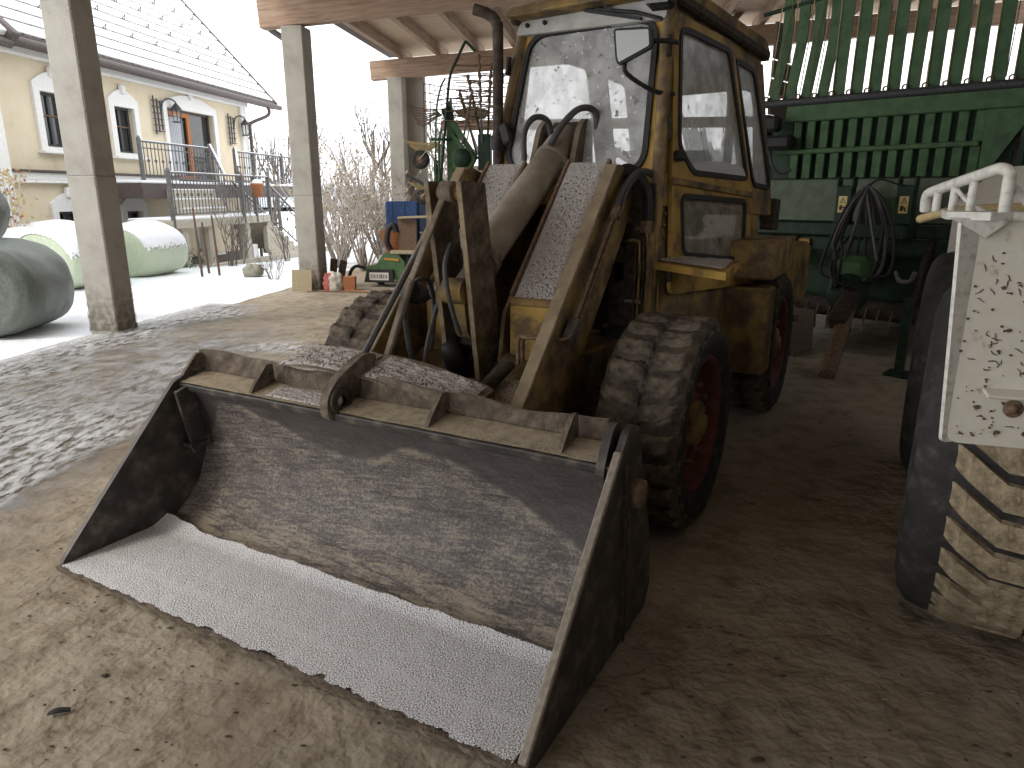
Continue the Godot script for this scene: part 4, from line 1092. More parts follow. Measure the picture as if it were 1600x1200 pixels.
func bucket(o: Node3D):
	var b := sub("bucket", o)
	# inner profile in (z, y), from the lip to the top ledge
	var prof := [Vector2(.0, .045), Vector2(-.20, .03), Vector2(-.42, .035), Vector2(-.52, .06), Vector2(-.61, .115), Vector2(-.68, .20), Vector2(-.725, .30), Vector2(-.74, .40), Vector2(-.735, .48), Vector2(-.71, .56), Vector2(-.675, .64), Vector2(-.655, .685)]
	var xl := -1.075
	var xr := 1.105
	var tex := bucket_texture()
	var m := StandardMaterial3D.new()
	m.albedo_texture = tex
	m.roughness = .62
	m.metallic_specular = .5
	m.heightmap_enabled = true
	m.heightmap_texture = bump_of("fine2", 19, .05, 5)
	m.heightmap_scale = .25
	m.cull_mode = BaseMaterial3D.CULL_DISABLED
	var nz := noise(77, 1.6, 3)
	part(mb().grid(func(u, v):
		var f = v * 9.0
		var i := mini(int(f), 8)
		var q: Vector2 = prof[i + 2].lerp(prof[i + 3], f - i)
		return Vector3(lerpf(xl, xr, u), q.y, q.x) + Vector3(0, 0, 1) * nz.get_noise_2d(u * 4, v * 2) * .012, 60, 36), "back_plate", m, b)
	var outer := [Vector2(-.655, .685), Vector2(-.80, .60), Vector2(-.84, .45), Vector2(-.84, .28), Vector2(-.78, .12), Vector2(-.62, .015), Vector2(0, .015), Vector2(.012, .03)]
	part(mb().grid(func(u, v):
		var f = v * 7.0
		var i := mini(int(f), 6)
		var q: Vector2 = outer[i].lerp(outer[i + 1], f - i)
		return Vector3(lerpf(xl, xr, u), q.y, q.x), 4, 28), "outer_shell", "steel", b)
	# floor plate and cutting edge
	part(mb().prism(V2([.005, .046, -.20, .03, -.45, .034, -.45, .014, -.20, .012, .0, .026]), PX((xl + xr) * .5), xr - xl + .03), "floor_plate", "steel", b)
	var ed := noise(78, 4.0, 3)
	part(mb().grid(func(u, v):
		var x := lerpf(xl - .03, xr + .01, u)
		var k := ed.get_noise_2d(x * 9.0, 3.0)
		var z := lerpf(-.05, .024 + k * .010, v)
		return Vector3(x, .0475 - v * .004, z), 160, 3), "cutting_edge", "dusty_dark", b)
	part(mb().grid(func(u, v):
		var x := lerpf(xl - .03, xr + .01, u)
		var k := ed.get_noise_2d(x * 9.0, 3.0)
		return Vector3(x, lerpf(.0435, .020, v), .024 + k * .010 - v * .006), 160, 1), "edge_underside", "dusty_dark", b)
	# snow on the floor: a grainy layer that thins towards the edge and the corners
	var sn := noise(79, 3.0, 4)
	part(mb().grid(func(u, v):
		var x := lerpf(xl + .0, xr - .02, u)
		var z := lerpf(.022, -.53, v)
		var y := .0515 + smoothstep(-.38, -.56, z) * .055 - smoothstep(.0, .03, z) * .002
		return Vector3(x, y + sn.get_noise_2d(x * 4.0, z * 4.0) * .0015, z), 160, 60,
		func(u, v):
			var x := lerpf(xl, xr, u)
			var z := lerpf(.022, -.53, v)
			var back := -.455 - .03 * smoothstep(.16, .0, u) + sn.get_noise_2d(x * 2.0, 1.0) * .01
			var front := .018 + sn.get_noise_2d(x * 4.0, 9.0) * .014 - maxf(0.0, sn.get_noise_2d(x * 3.0, 4.0)) * .04 * smoothstep(.15, .6, u)
			return Color(1, 1, 1, smoothstep(back - .015, back + .02, z) * smoothstep(front + .012, front - .018, z))), "snow_layer", "snow_grain", b, "", true)
	# side plates
	var sp := V2([.008, .015, .008, .06, -.60, .70, -.70, .74, -.80, .70, -.90, .45, -.96, .16, -.90, .03, -.70, .012])
	part(mb().prism(rnd(sp, .02), PX(xl - .012), .024), "side_plate", "steel", b)
	var spr := V2([.008, .012, .008, .05, -.62, .735, -.68, .80, -.73, .815, -.79, .79, -.83, .66, -.94, .40, -1.0, .10, -.95, .02, -.70, .010])
	var rp := part(mb().prism(rnd(spr, .02), PX(xr + .012), .024), "side_plate", "steel", b)
	part(mb().beam(Vector3(xr + .012, .745, -.632), Vector3(xr + .012, .055, .012), .028, .022, Vector3(0, .65, .75), .004), "worn_rim", "steel_edge", rp)
	part(mb().prism(V2([-.655, .70, -.675, .70, -.70, .02, -.68, .02]), PX(xr + .030), .014), "weld_bead", "grime", rp)
	part(mb().prism(rnd(V2([-.60, .66, -.68, .80, -.74, .82, -.80, .76, -.80, .55, -.70, .50]), .05), PX(xr - .045), .03), "corner_gusset", "steel", rp)
	part(mb().lathe([Vector2(.05, -.03), Vector2(.05, .03), Vector2(0, .03)], Transform3D(Basis(Vector3.BACK, -PI / 2), Vector3(xr + .03, .56, -.76)), 16), "pin_boss", "rust", rp)
	var lp := part(mb().prism(V2([-.57, .665, -.66, .69, -.70, .40, -.63, .35]), PX(xl + .045), .02), "corner_gusset", "steel", b)
	part(mb().box(Vector3(xl + .03, .39, -.66), Vector3(.07, .02, .1)), "gusset_foot", "steel", lp)
	# top ledge with its bent guard plate
	var lr := noise(81, 1.2, 2)
	part(mb().prism(rnd(V2([-.635, .655, -.625, .69, -.79, .715, -.80, .66, -.70, .645]), .01), PX((xl + xr) * .5), xr - xl + .02), "top_ledge", "steel", b)
	part(mb().grid(func(u, v):
		var x := lerpf(xl - .005, xr - .05, u)
		return Vector3(x, .694 + v * .024 + lr.get_noise_2d(x * 3.0, v * 2.0) * .003 + .003, lerpf(-.632, -.775, v)), 90, 8), "ledge_dust", "dust_tan", b)
	film(b, Vector3(-.52, .700, -.645), Vector3(-.20, .700, -.645), Vector3(-.20, .722, -.74), Vector3(-.52, .722, -.74), "snow_film", .006)
	var gp := func(u: float, v: float, off: float) -> Vector3:
		var x := lerpf(-1.10, 1.0, u)
		var wave := .028 * sin(x * 4.2 + .6) + .016 * sin(x * 9.3)
		var top := .805 + .016 * sin(x * 5.3 + 1.1) + .006 * sin(x * 17.0) - .02 * smoothstep(.2, .9, x)
		return Vector3(x, lerpf(.705, top, v), -.785 + wave * v - .02 * v + off)
	part(mb().grid(func(u, v): return gp.call(u, v, 0.0), 90, 6), "guard_plate", "dusty_dark", b)
	part(mb().grid(func(u, v): return gp.call(u, v, -.014), 90, 6), "guard_plate", "dusty", b)
	part(mb().grid(func(u, v): return gp.call(u, 1.0, -v * .014) + Vector3(0, .001, 0), 90, 1), "guard_edge", "steel_edge", b)
	for x in [-1.085, -.61, .345, .90]:
		part(mb().prism(rnd(V2([-.64, .70, -.665, .735, -.74, .81, -.775, .81, -.785, .715]), .01), PX(x), .018), "rib", "dusty_dark", b)
	# lug with its round hole, and the two guard sheets behind it
	var lug := rnd(V2([-.60, .66, -.60, .76, -.66, .82, -.84, .90, -.93, .88, -.80, .70, -.70, .65]), .06, 6)
	var hole := PackedVector2Array()
	for k in 16: hole.append(Vector2(-.665 + cos(TAU * k / 16) * .026, .735 + sin(TAU * k / 16) * .026))
	part(mb().plate(lug, [hole], PX(-.13), .04), "lug", "dusty_dark", b)
	part(mb().lathe([Vector2(.026, -.01), Vector2(.055, -.01), Vector2(.058, .012), Vector2(.026, .012)], Transform3D(Basis(Vector3.BACK, -PI / 2), Vector3(-.10, .735, -.665)), 24), "lug_ring", "grime", b)
	var sh := func(x0: float, x1: float, called: String, tilt: float, seed: float):
		part(mb().grid(func(u, v):
			var x := lerpf(x0, x1, u)
			return Vector3(x, .80 + v * .045 + .02 * sin(u * 3.0 + seed) - tilt * u, lerpf(-.77, -1.02, v)), 20, 10), called, "dusty", b)
		film(b, Vector3(x0 + .02, .805, -.785), Vector3(x1 - .02, .805 - tilt, -.785), Vector3(x1 - .02, .852 - tilt, -1.0), Vector3(x0 + .02, .852, -1.0), "snow_film", .02)
	sh.call(-.60, -.13, "cover_sheet", .0, 0.0)
	sh.call(-.12, .42, "cover_sheet", .07, .6)
	# hinge brackets behind the bucket
	for x in [-.42, .42, .62, -.20]:
		part(mb().prism(rnd(V2([-.80, .62, -.98, .48, -1.06, .32, -.98, .22, -.80, .12]), .04), PX(x), .03), "hinge_bracket", "steel", b)

func cab(o: Node3D):
	var cb := Basis(Vector3.UP, deg_to_rad(-7.5)) * Basis(Vector3.RIGHT, deg_to_rad(-2.88))
	var CT := Transform3D(cb, Vector3(.157, 1.652, -2.304))
	var c := sub("cab", o, CT)
	var fl := atan2(.139, .845)
	var F := Transform3D(Basis(Vector3(1, 0, 0), Vector3(0, cos(fl), -sin(fl)), Vector3(0, sin(fl), cos(fl))), Vector3.ZERO)
	var Fo := func(d: float) -> Transform3D: return Transform3D(F.basis, F.basis.z * d)
	# front
	var ws := rnd(V2([-.462, .035, .445, .005, .405, .785, -.395, .795]), .13, 6)
	part(mb().plate(rnd(V2([-.527, -.16, .527, -.16, .453, .87, -.453, .87]), .03), [ws], Fo.call(-.02), .04), "front_frame", "yellow", c)
	part(mb().plate(grow(ws, .012), [grow(ws, -.018)], Fo.call(.006), .022), "windscreen_seal", "black", c)
	part(mb().face_of(ws, Fo.call(-.004)), "windscreen", "pane_dusty", c)
	part(mb().face_of(grow(ws, -.01), Fo.call(.001)), "frost_specks", "pane_specks", c, "", true)
	part(mb().face_of(grow(ws, -.01), Fo.call(.003)), "mud_specks", "pane_scrapes", c, "", true)
	# sides: drawings in (distance back, height); the upper part leans in
	for s in [1, -1]:
		var li := atan2(.074, .845)
		var S := Transform3D(Basis(Vector3(0, 0, -1), Vector3(-s * sin(li), cos(li), 0), Vector3(cos(li), s * sin(li), 0)), Vector3(s * .527, 0, 0))
		var So := func(d: float) -> Transform3D: return Transform3D(S.basis, S.origin + Vector3(s * d, 0, 0))
		var dw := rnd(V2([.215, .72, .195, .15, .38, .03, 1.26, .055, .915, .765, .30, .745]), .06, 5)
		var rw := rnd(V2([1.07, .75, 1.43, .745, 1.80, .03, 1.44, .03]), .07, 5)
		var lw := rnd(V2([.225, -.10, 1.24, -.085, 1.20, -.46, .245, -.41]), .06, 5)
		part(mb().plate(rnd(V2([.0, -.16, 1.84, -.16, 1.84, 0, 1.56, .86, .14, .86]), .02), [grow(dw, .03), rw], So.call(-.02), .04), "side_frame", "yellow_dirty", c)
		# door leaf proud of the side, upper window and lower window
		var door := part(mb().plate(rnd(V2([.09, -.62, .14, .80, .98, .83, 1.36, -.02, 1.34, -.62]), .05), [dw, lw], So.call(.012), .022), "cab_door" if s > 0 else "cab_door_far", "yellow", c)
		part(seal(dw, So.call(.024), .03, .016), "window_seal", "black", c)
		part(seal(lw, So.call(.024), .028, .016), "window_seal", "black", c)
		part(seal(rw, So.call(.004), .03, .016), "window_seal", "black", c)
		part(mb().face_of(dw, So.call(.01)), "door_window", "pane_dusty", c)
		if s > 0: part(mb().face_of(grow(dw, -.01), So.call(.014)), "mud_specks", "pane_scrapes", c, "", true)
		part(mb().face_of(lw, So.call(.01)), "lower_window", "pane_mud", c)
		part(mb().face_of(rw, So.call(-.01)), "rear_side_window", "pane_frost" if s > 0 else "pane_dusty", c)
		part(mb().beam(S * Vector3(.10, -.03, 0) + Vector3(s * .03, 0, 0), S * Vector3(1.35, -.04, 0) + Vector3(s * .03, 0, 0), .014, .035, Vector3.UP, .004), "door_rib", "yellow_dirty", c)
		part(mb().box(S * Vector3(.17, .1, 0) + Vector3(s * .04, 0, 0), Vector3(.04, .05, .09), Basis(), .01), "door_handle", "black", c)
		for y in [.62, .22, -.5]:
			part(mb().tube([S * Vector3(.06, y - .05, 0) + Vector3(s * .03, 0, 0), S * Vector3(.06, y + .05, 0) + Vector3(s * .03, 0, 0)], .016, 8), "hinge", "grime", c)
		# panel below the cab
		part(mb().plate(V2([.02, -1.02, .02, -.16, 1.62, -.16, 1.62, -1.05]), [grow(lw, .02)], So.call(-.03), .03), "lower_panel", "yellow_dirty", c)
		if s > 0:
			# grey film with a ragged upper edge on the lower part of the door window
			var jn := noise(131, 5.0, 4)
			part(mb().grid(func(u, v):
				var x0 := lerpf(.21, .36, clampf(1.0 - v, 0, 1))
				var x := lerpf(x0, 1.20 - v * .06, u)
				var top := .26 + .05 * sin(u * 6.0 + 1.0) + jn.get_noise_2d(u * 3.0, 1.0) * .11
				return S * Vector3(x, lerpf(.045, top, v), 0) + Vector3(.0165, 0, 0), 90, 3), "dust_film", "pane_frost", c, "", true)
			# snow caught at the foot of the door window
			part(mb().grid(func(u, v):
				var y = .035 + u * .022
				return S * Vector3(lerpf(.40, 1.24, u), y + v * (.05 + .03 * sin(u * 3.0)), 0) + Vector3(.030 - v * .012, 0, 0), 30, 4), "snow_line", "snow_grain", c, "", true)
	# corner pillars
	for s in [1, -1]:
		part(mb().tube([Vector3(s * .525, -.75, .0), Vector3(s * .525, 0, .0), Vector3(s * .452, .85, -.14)], .035, 10), "front_pillar", "yellow_dirty", c)
	# rear wall with its window
	part(mb().plate(V2([-.527, -.16, .527, -.16, .453, .85, -.453, .85]), [rnd(rect(-.40, .04, .40, .70), .08)], Transform3D(Basis(Vector3(1, 0, 0), Vector3(0, .96, .28), Vector3(0, -.28, .96)), Vector3(0, 0, -1.84)), .04), "rear_frame", "yellow_dirty", c)
	part(mb().face_of(rnd(rect(-.40, .04, .40, .70), .08), Transform3D(Basis(Vector3(1, 0, 0), Vector3(0, .96, .28), Vector3(0, -.28, .96)), Vector3(0, 0, -1.84))), "rear_window", "pane_dusty", c)
	# roof
	var rf := mb()
	rf.prism(rnd(V2([.02, .86, -.05, .93, -.16, .955, -1.56, .955, -1.66, .90, -1.66, .84]), .03), PX(0), .96)
	part(rf, "roof", "yellow_dirty", c)
	part(mb().prism(rnd(V2([-.48, .79, .46, .76, .46, .90, -.35, .93, -.45, .89]), .02), Fo.call(.02), .03), "roof_visor", "grey_panel", c)
	for x in [-.40, -.28]: part(mb().lathe([Vector2(.012, 0), Vector2(.012, .02), Vector2(0, .02)], Fo.call(.03) * Transform3D(Basis(Vector3.RIGHT, PI / 2), Vector3(x, .835, 0)), 8), "bolt", "black", c)
	for s in [1, -1]:
		part(mb().beam(Vector3(s * .475, .87, -.05), Vector3(s * .475, .87, -1.62), .05, .06, Vector3.UP, .015), "roof_gutter", "grime", c)
	for k in 7:
		part(mb().lathe([Vector2(.011, 0), Vector2(.011, .008), Vector2(0, .010)], Transform3D(Basis(Vector3.BACK, -PI / 2), Vector3(.542, -.20 - k * .055 * (1.0 + .1 * sin(k)), -.07)), 6), "bolt", "rust", c)
	for k in 6:
		part(mb().lathe([Vector2(.011, 0), Vector2(.011, .008), Vector2(0, .010)], Fo.call(.0) * Transform3D(Basis(Vector3.RIGHT, PI / 2), Vector3(-.44 + k * .17, -.09, 0)), 6), "bolt", "rust", c)
	# wipers
	part(mb().tube([F * Vector3(.44, .76, .03), F * Vector3(.30, .80, .06), F * Vector3(.06, .85, .06)], .010, 6), "wiper_arm", "black", c)
	part(mb().beam(F * Vector3(-.02, .86, .05), F * Vector3(.33, .77, .045), .014, .03, Vector3.BACK), "wiper_blade", "black", c)
	part(mb().beam(F * Vector3(.04, .90, .06), F * Vector3(.16, .83, .06), .012, .02, Vector3.BACK), "wiper_blade", "black", c)
	# inside
	part(mb().box(Vector3(0, .78, -.9), Vector3(.84, .03, 1.3), Basis(), .01), "headliner", "grime", c)
	part(mb().box(Vector3(.0, -.25, -1.2), Vector3(.46, .14, .46), Basis(), .04), "seat", "black", c)
	part(mb().box(Vector3(.0, .02, -1.44), Vector3(.44, .50, .12), Basis(Vector3.RIGHT, -.15), .05), "seat_back", "black", c)
	var sw := Transform3D(Basis(Vector3.RIGHT, .55), Vector3(.02, .08, -.52))
	var ring := []
	for k in 25: ring.append(sw * Vector3(cos(TAU * k / 24) * .19, 0, sin(TAU * k / 24) * .19))
	part(mb().tube(ring, .014, 8), "steering_wheel", "black", c)
	part(mb().tube([sw * Vector3(0, 0, 0), sw * Vector3(0, -.5, 0)], .03, 8), "steering_column", "black", c)
	part(mb().box(Vector3(0, -.05, -.24), Vector3(.86, .12, .3), Basis(Vector3.RIGHT, .3), .03), "dashboard", "grime", c)
	part(mb().box(Vector3(0, -.72, -.9), Vector3(1.0, .05, 1.8)), "cab_floor", "grime", c)
	# mirror on two arms
	var mi := sub("mirror", o)
	XF = Transform3D()
	var mt4 := rnd(V2([.455, 2.325, .645, 2.315, .655, 2.225, .485, 2.155, .47, 2.19]), .02)
	part(mb().prism(mt4, Transform3D(Basis(Vector3.UP, .0), Vector3(.0, 0, -2.125)), .03), "mirror_housing", "black", mi)
	part(mb().prism(grow(mt4, -.012), PZ(-2.108), .006), "mirror_glass", "mirror", mi)
	part(mb().tube(curve([Vector3(.61, 2.26, -2.14), Vector3(.70, 2.265, -2.22), Vector3(.70, 2.28, -2.36)], 4), .012, 8), "mirror_arm", "black", mi)
	part(mb().tube(curve([Vector3(.51, 2.17, -2.14), Vector3(.52, 2.12, -2.15), Vector3(.62, 2.05, -2.26), Vector3(.70, 2.04, -2.35)], 4), .012, 8), "mirror_arm", "black", mi)
	# work lamp at the roof corner
	part(mb().box(Vector3(.665, 2.46, -2.18), Vector3(.13, .12, .10), Basis(Vector3.UP, .1), .02), "work_lamp", "black", o)
	part(mb().box(Vector3(.663, 2.46, -2.125), Vector3(.105, .095, .012), Basis(Vector3.UP, .1), .004), "lamp_lens", "mirror", o)
	# plank on the right mudguard
	var pl := MB.new()
	pl.prism(V2([.60, -2.26, 1.14, -1.85, 1.07, -2.48, .62, -2.56]), Transform3D(Basis(Vector3(1, 0, 0), Vector3(0, 0, 1), Vector3(0, -1, 0)), Vector3(0, 1.19, 0)), .035)
	var plank := part(pl, "step_plank", "yellow", o)
	film(plank, Vector3(.66, 1.213, -2.27), Vector3(1.11, 1.213, -1.93), Vector3(1.04, 1.213, -2.44), Vector3(.66, 1.213, -2.50), "snow_film", .006)
	# rear body
	XF = Transform3D(cb, Vector3(.157, 1.652, -2.304))
	part(mb().box(Vector3(0, -.62, -2.5), Vector3(1.0, .55, 1.5), Basis(), .04), "engine_hood", "yellow_dirty", o)
	part(mb().box(Vector3(.0, -1.05, -1.4), Vector3(.9, .5, 2.6), Basis(), .02), "rear_frame", "grime", o)
	part(mb().box(Vector3(.52, -.15, -1.9), Vector3(.10, .22, .12), Basis(), .01), "rear_lamp", "grime", o)
	XF = Transform3D()
	part(mb().box(Vector3(.90, 1.15, -3.58), Vector3(.46, .24, .72), Basis(), .015), "battery_box", "yellow_dirty", o)
	part(mb().box(Vector3(.92, .70, -3.31), Vector3(.40, .56, .20), Basis(), .015), "fuel_tank", "yellow_dirty", o)

# ---------- green forage wagon
func sticker_texture() -> ImageTexture:
	var im := Image.create(48, 96, false, Image.FORMAT_RGB8)
	im.fill(Color(.86, .74, .42))
	im.fill_rect(Rect2i(2, 2, 44, 44), Color(.88, .80, .55))
	for y in 34:
		var hw := int(y * .55)
		for x in range(24 - hw, 24 + hw + 1):
			var edge := x < 24 - hw + 4 or x > 24 + hw - 4 or y > 30
			if edge: im.set_pixel(clampi(x, 0, 47), 6 + y, Color(.08, .07, .05))
	im.fill_rect(Rect2i(22, 20, 4, 11), Color(.08, .07, .05))
	im.fill_rect(Rect2i(22, 33, 4, 3), Color(.08, .07, .05))
	# a hand near turning parts, as a dark figure
	for r in [[8, 56, 18, 22], [24, 62, 14, 8], [14, 50, 6, 10], [30, 72, 10, 14], [10, 78, 12, 6]]: im.fill_rect(Rect2i(r[0], r[1], r[2], r[3]), Color(.08, .07, .05))
	return ImageTexture.create_from_image(im)

func wagon():
	var o := thing("forage_wagon", "big green forage wagon with slatted front behind the loader", "wagon", WT, Vector3(1.1, 0, -2.0))
	var st := StandardMaterial3D.new()
	st.albedo_texture = sticker_texture(); st.roughness = .5; st.cull_mode = BaseMaterial3D.CULL_DISABLED
	# slatted top of the front wall
	for i in 14:
		var x := .0 + i * .172
		var b := rng.randf_range(-.012, .012)
		var lean := (.10 - i * .012) if i < 4 else 0.0
		part(mb().prism(V2([x - .053, 2.46, x + .053, 2.46, x + .055 + b + lean, 3.1, x + .050 + lean, 3.72, x - .050 + lean, 3.72, x - .051 + b + lean, 3.1]), PZ(0.0), .028), "slat", "green", o)
		part(mb().tube([Vector3(x - .052 + b + lean, 3.7, .02), Vector3(x - .055 + b + lean * .6, 3.1, .022), Vector3(x - .052, 2.52, .03)], .006, 5), "slat_edge", "straw", o)
		if i % 2 == 0:
			part(mb().tube(curve([Vector3(x + .085 + lean, 3.7, .03), Vector3(x + .075, 3.0, .05), Vector3(x + .065, 2.55, .05)], 4), .005, 5), "cord", "rust", o)
		part(mb().lathe([Vector2(.018, -.012), Vector2(.03, -.012), Vector2(.03, .012), Vector2(.018, .012)], Transform3D(Basis(Vector3.RIGHT, PI / 2), Vector3(x - .06, 2.54, .04)), 12), "ring", "rust", o)
	part(mb().tube([Vector3(-.18, 3.40, .0), Vector3(2.4, 3.66, .0)], .022, 8), "top_rail", "green_dark", o)
	part(mb().tube([Vector3(-.18, 2.49, .03), Vector3(2.45, 2.49, .03)], .04, 14), "pipe", "iron", o)
	# sheet and two rows of slats
	part(mb().box(Vector3(1.25, 2.385, .0), Vector3(2.16, .19, .06), Basis(), .012), "front_beam", "green", o)
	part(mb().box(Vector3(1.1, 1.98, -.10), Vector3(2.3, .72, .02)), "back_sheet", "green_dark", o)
	for i in 13:
		var x := .30 + i * .140
		part(mb().box(Vector3(x, 2.155, -.02), Vector3(.088, .28, .03), Basis(), .008), "slat", "green", o)
		part(mb().box(Vector3(x - .01, 1.845, -.02), Vector3(.088, .27, .03), Basis(), .008), "slat", "green", o)
	part(mb().beam(Vector3(.10, 1.985, .01), Vector3(2.0, 2.0, .01), .05, .05, Vector3.UP, .01), "cross_rail", "green", o)
	part(mb().prism(V2([.02, 2.30, .24, 2.30, .24, 1.72, .06, 1.72]), PZ(-.03), .02), "corner_plate", "green_dark", o)
	part(mb().prism(V2([2.06, 2.295, 2.36, 2.295, 2.36, 2.22, 2.10, 1.75, 2.02, 1.71, 2.02, 2.295]), PZ(-.005), .02), "gusset", "green", o)
	part(mb().prism(V2([1.9, 1.10, 2.60, 1.10, 2.60, 2.42, 1.9, 2.42]), PZ(-.12), .02), "side_post", "grime", o)
	part(mb().box(Vector3(1.02, 1.485, .01), Vector3(2.0, .43, .03), Basis(), .01), "front_sheet", "green_grey", o)
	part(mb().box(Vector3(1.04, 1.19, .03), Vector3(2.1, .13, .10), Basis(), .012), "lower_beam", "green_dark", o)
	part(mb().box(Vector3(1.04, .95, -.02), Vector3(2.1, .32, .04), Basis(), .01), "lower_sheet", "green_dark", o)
	for r in [[.46, 1.04, .22, .085], [1.73, 1.46, .085, .11]]:
		part(mb().box(Vector3(r[0], r[1], .035), Vector3(r[2], r[3], .016), Basis(), .004), "reflector", "orange_yellow", o)
	# pick-up and running gear hanging below the front wall
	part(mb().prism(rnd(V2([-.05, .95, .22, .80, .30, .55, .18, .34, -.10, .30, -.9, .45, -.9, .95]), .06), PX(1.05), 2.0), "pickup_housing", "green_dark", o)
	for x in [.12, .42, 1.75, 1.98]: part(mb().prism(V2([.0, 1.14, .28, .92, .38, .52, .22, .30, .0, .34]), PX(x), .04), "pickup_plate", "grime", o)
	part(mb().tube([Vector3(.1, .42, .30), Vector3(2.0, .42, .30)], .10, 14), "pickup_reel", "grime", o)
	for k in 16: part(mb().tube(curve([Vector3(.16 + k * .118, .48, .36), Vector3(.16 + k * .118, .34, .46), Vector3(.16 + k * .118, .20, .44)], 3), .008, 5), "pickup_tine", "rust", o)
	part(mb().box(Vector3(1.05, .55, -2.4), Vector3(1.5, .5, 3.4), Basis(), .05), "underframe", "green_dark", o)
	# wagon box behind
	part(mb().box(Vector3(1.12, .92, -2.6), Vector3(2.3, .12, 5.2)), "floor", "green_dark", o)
	for k in 5:
		part(mb().prism(V2([-.05, 2.40 + k * .19, -.9 + k * .14, 2.40 + k * .19, -.86 + k * .14, 2.57 + k * .19, -.05, 2.57 + k * .19]), PX(-.06), .03), "side_board", "board_dark", o)
		part(mb().prism(V2([-.05, 2.40 + k * .19, -.9 + k * .14, 2.40 + k * .19, -.86 + k * .14, 2.57 + k * .19, -.05, 2.57 + k * .19]), PX(2.33), .03), "side_board", "board_dark", o)
	for x in [-.06, 2.33]: part(mb().box(Vector3(x, 1.68, -2.6), Vector3(.04, 1.42, 5.2)), "side_wall", "green_dark", o)
	part(mb().box(Vector3(1.12, 1.8, -5.2), Vector3(2.3, 1.9, .06)), "tail_board", "grime", o)
	for x in [.1, 2.14]:
		part(mb().lathe([Vector2(.25, -.2), Vector2(.42, -.19), Vector2(.5, -.12), Vector2(.5, .12), Vector2(.42, .19), Vector2(.25, .2), Vector2(0, .1)], Transform3D(Basis(Vector3.BACK, PI / 2), Vector3(x, .5, -2.9)), 28), "wheel", "rubber", o)
	part(mb().tube([Vector3(.1, .5, -2.9), Vector3(2.1, .5, -2.9)], .07, 10), "axle", "grime", o)
	# drawbar head: two brackets with warning stickers, gearbox, shaft and hoses
	for x in [1.03, 1.575]:
		var br := part(mb().box(Vector3(x, 1.45, .46), Vector3(.15, .36, .12), Basis(), .012), "bracket", "green_dark", o)
		part(mb().box(Vector3(x - .07, 1.66, .46), Vector3(.015, .10, .12)), "ear", "green_dark", br)
		part(mb().box(Vector3(x + .07, 1.66, .46), Vector3(.015, .10, .12)), "ear", "green_dark", br)
		var s := mb()
		s.quad(Vector3(x - .042, 1.53, .524), Vector3(x + .038, 1.53, .524), Vector3(x + .038, 1.375, .524), Vector3(x - .042, 1.375, .524))
		part(s, "warning_sticker", st, br)
	part(mb().box(Vector3(1.3, 1.2, .22), Vector3(.62, .16, .5), Basis(), .02), "head_frame", "green_dark", o)
	part(mb().prism(V2([1.13, 1.10, 1.15, 1.52, 1.46, 1.52, 1.50, 1.10]), PZ(.36), .05), "head_plate", "green", o)
	part(mb().box(Vector3(1.24, .80, .60), Vector3(.32, .34, .30), Basis(Vector3.RIGHT, -.1), .07), "gearbox", "green", o)
	part(mb().lathe([Vector2(.0, -.05), Vector2(.17, -.05), Vector2(.19, -.02), Vector2(.19, .05), Vector2(0, .06)], Transform3D(Basis(Vector3.RIGHT, PI / 2 - .2), Vector3(1.25, .62, .74)), 24), "shaft_guard", "green_dark", o)
	part(mb().tube([Vector3(1.3, .60, .8), Vector3(1.48, .03, 1.75)], .07, 12), "drive_shaft", "rust", o)
	part(mb().beam(Vector3(1.25, .95, 0), Vector3(1.34, .40, 1.25), .16, .14, Vector3.UP, .02), "drawbar", "grime", o)
	part(mb().box(Vector3(1.9, .34, 1.2), Vector3(.07, .68, .07), Basis(), .006), "support_leg", "green_dark", o)
	part(mb().box(Vector3(1.9, .02, 1.2), Vector3(.2, .03, .2), Basis(), .005), "foot", "green_dark", o)
	part(mb().tube(curve([Vector3(1.66, .86, .8), Vector3(1.74, .80, .95), Vector3(1.86, .82, 1.1), Vector3(1.9, .9, 1.15)], 5), .018, 8), "hook", "zinc", o)
	for k in 9:
		var f := k / 8.0
		var s := -1.0 if k < 5 else 1.0
		var spread := .10 + .045 * (k if k < 5 else k - 4) + rng.randf_range(-.035, .03)
		var jj := Vector3(rng.randf_range(-.03, .03), rng.randf_range(-.05, .05), rng.randf_range(-.02, .05))
		part(mb().tube(curve([Vector3(1.18 + f * .2, 1.25, .45), Vector3(1.22 + f * .1, 1.52, .55), Vector3(1.28, 1.63 - f * .02, .62), Vector3(1.30 + s * spread * .5, 1.50, .68 + f * .03), Vector3(1.30 + s * spread, 1.20, .70) + jj, Vector3(1.28 + s * spread * 1.05, .95 - f * .1, .72) - jj * 1.3, Vector3(1.26 + s * spread * .6, .62 + f * .16, .78) + jj], 5), [.017, .012, .015][k % 3], 8), "hose", "black" if k % 3 else "hose", o)
	part(mb().tube(curve([Vector3(1.25, 1.60, .60), Vector3(1.36, 1.68, .6), Vector3(1.5, 1.64, .55), Vector3(1.58, 1.62, .5)], 5), .010, 6), "cable", "black", o)
	part(mb().tube(curve([Vector3(1.26, 1.62, .64), Vector3(1.40, 1.2, .74), Vector3(1.48, .95, .78)], 6), .012, 6), "cable", "zinc", o)
	for k in 5: part(mb().tube(curve([Vector3(1.12 + k * .05, 1.15, .5), Vector3(1.05 + k * .10, .95 - k * .04, .66), Vector3(1.1 + k * .06, .78 - k * .03, .80), Vector3(1.25 + k * .02, .70, .84)], 5), .014, 6), "hose", "black", o)
	# head lamp and box at the left edge of the wagon
	part(mb().box(Vector3(.10, 2.27, .20), Vector3(.18, .16, .16), Basis(), .03), "lamp_box", "black", o)
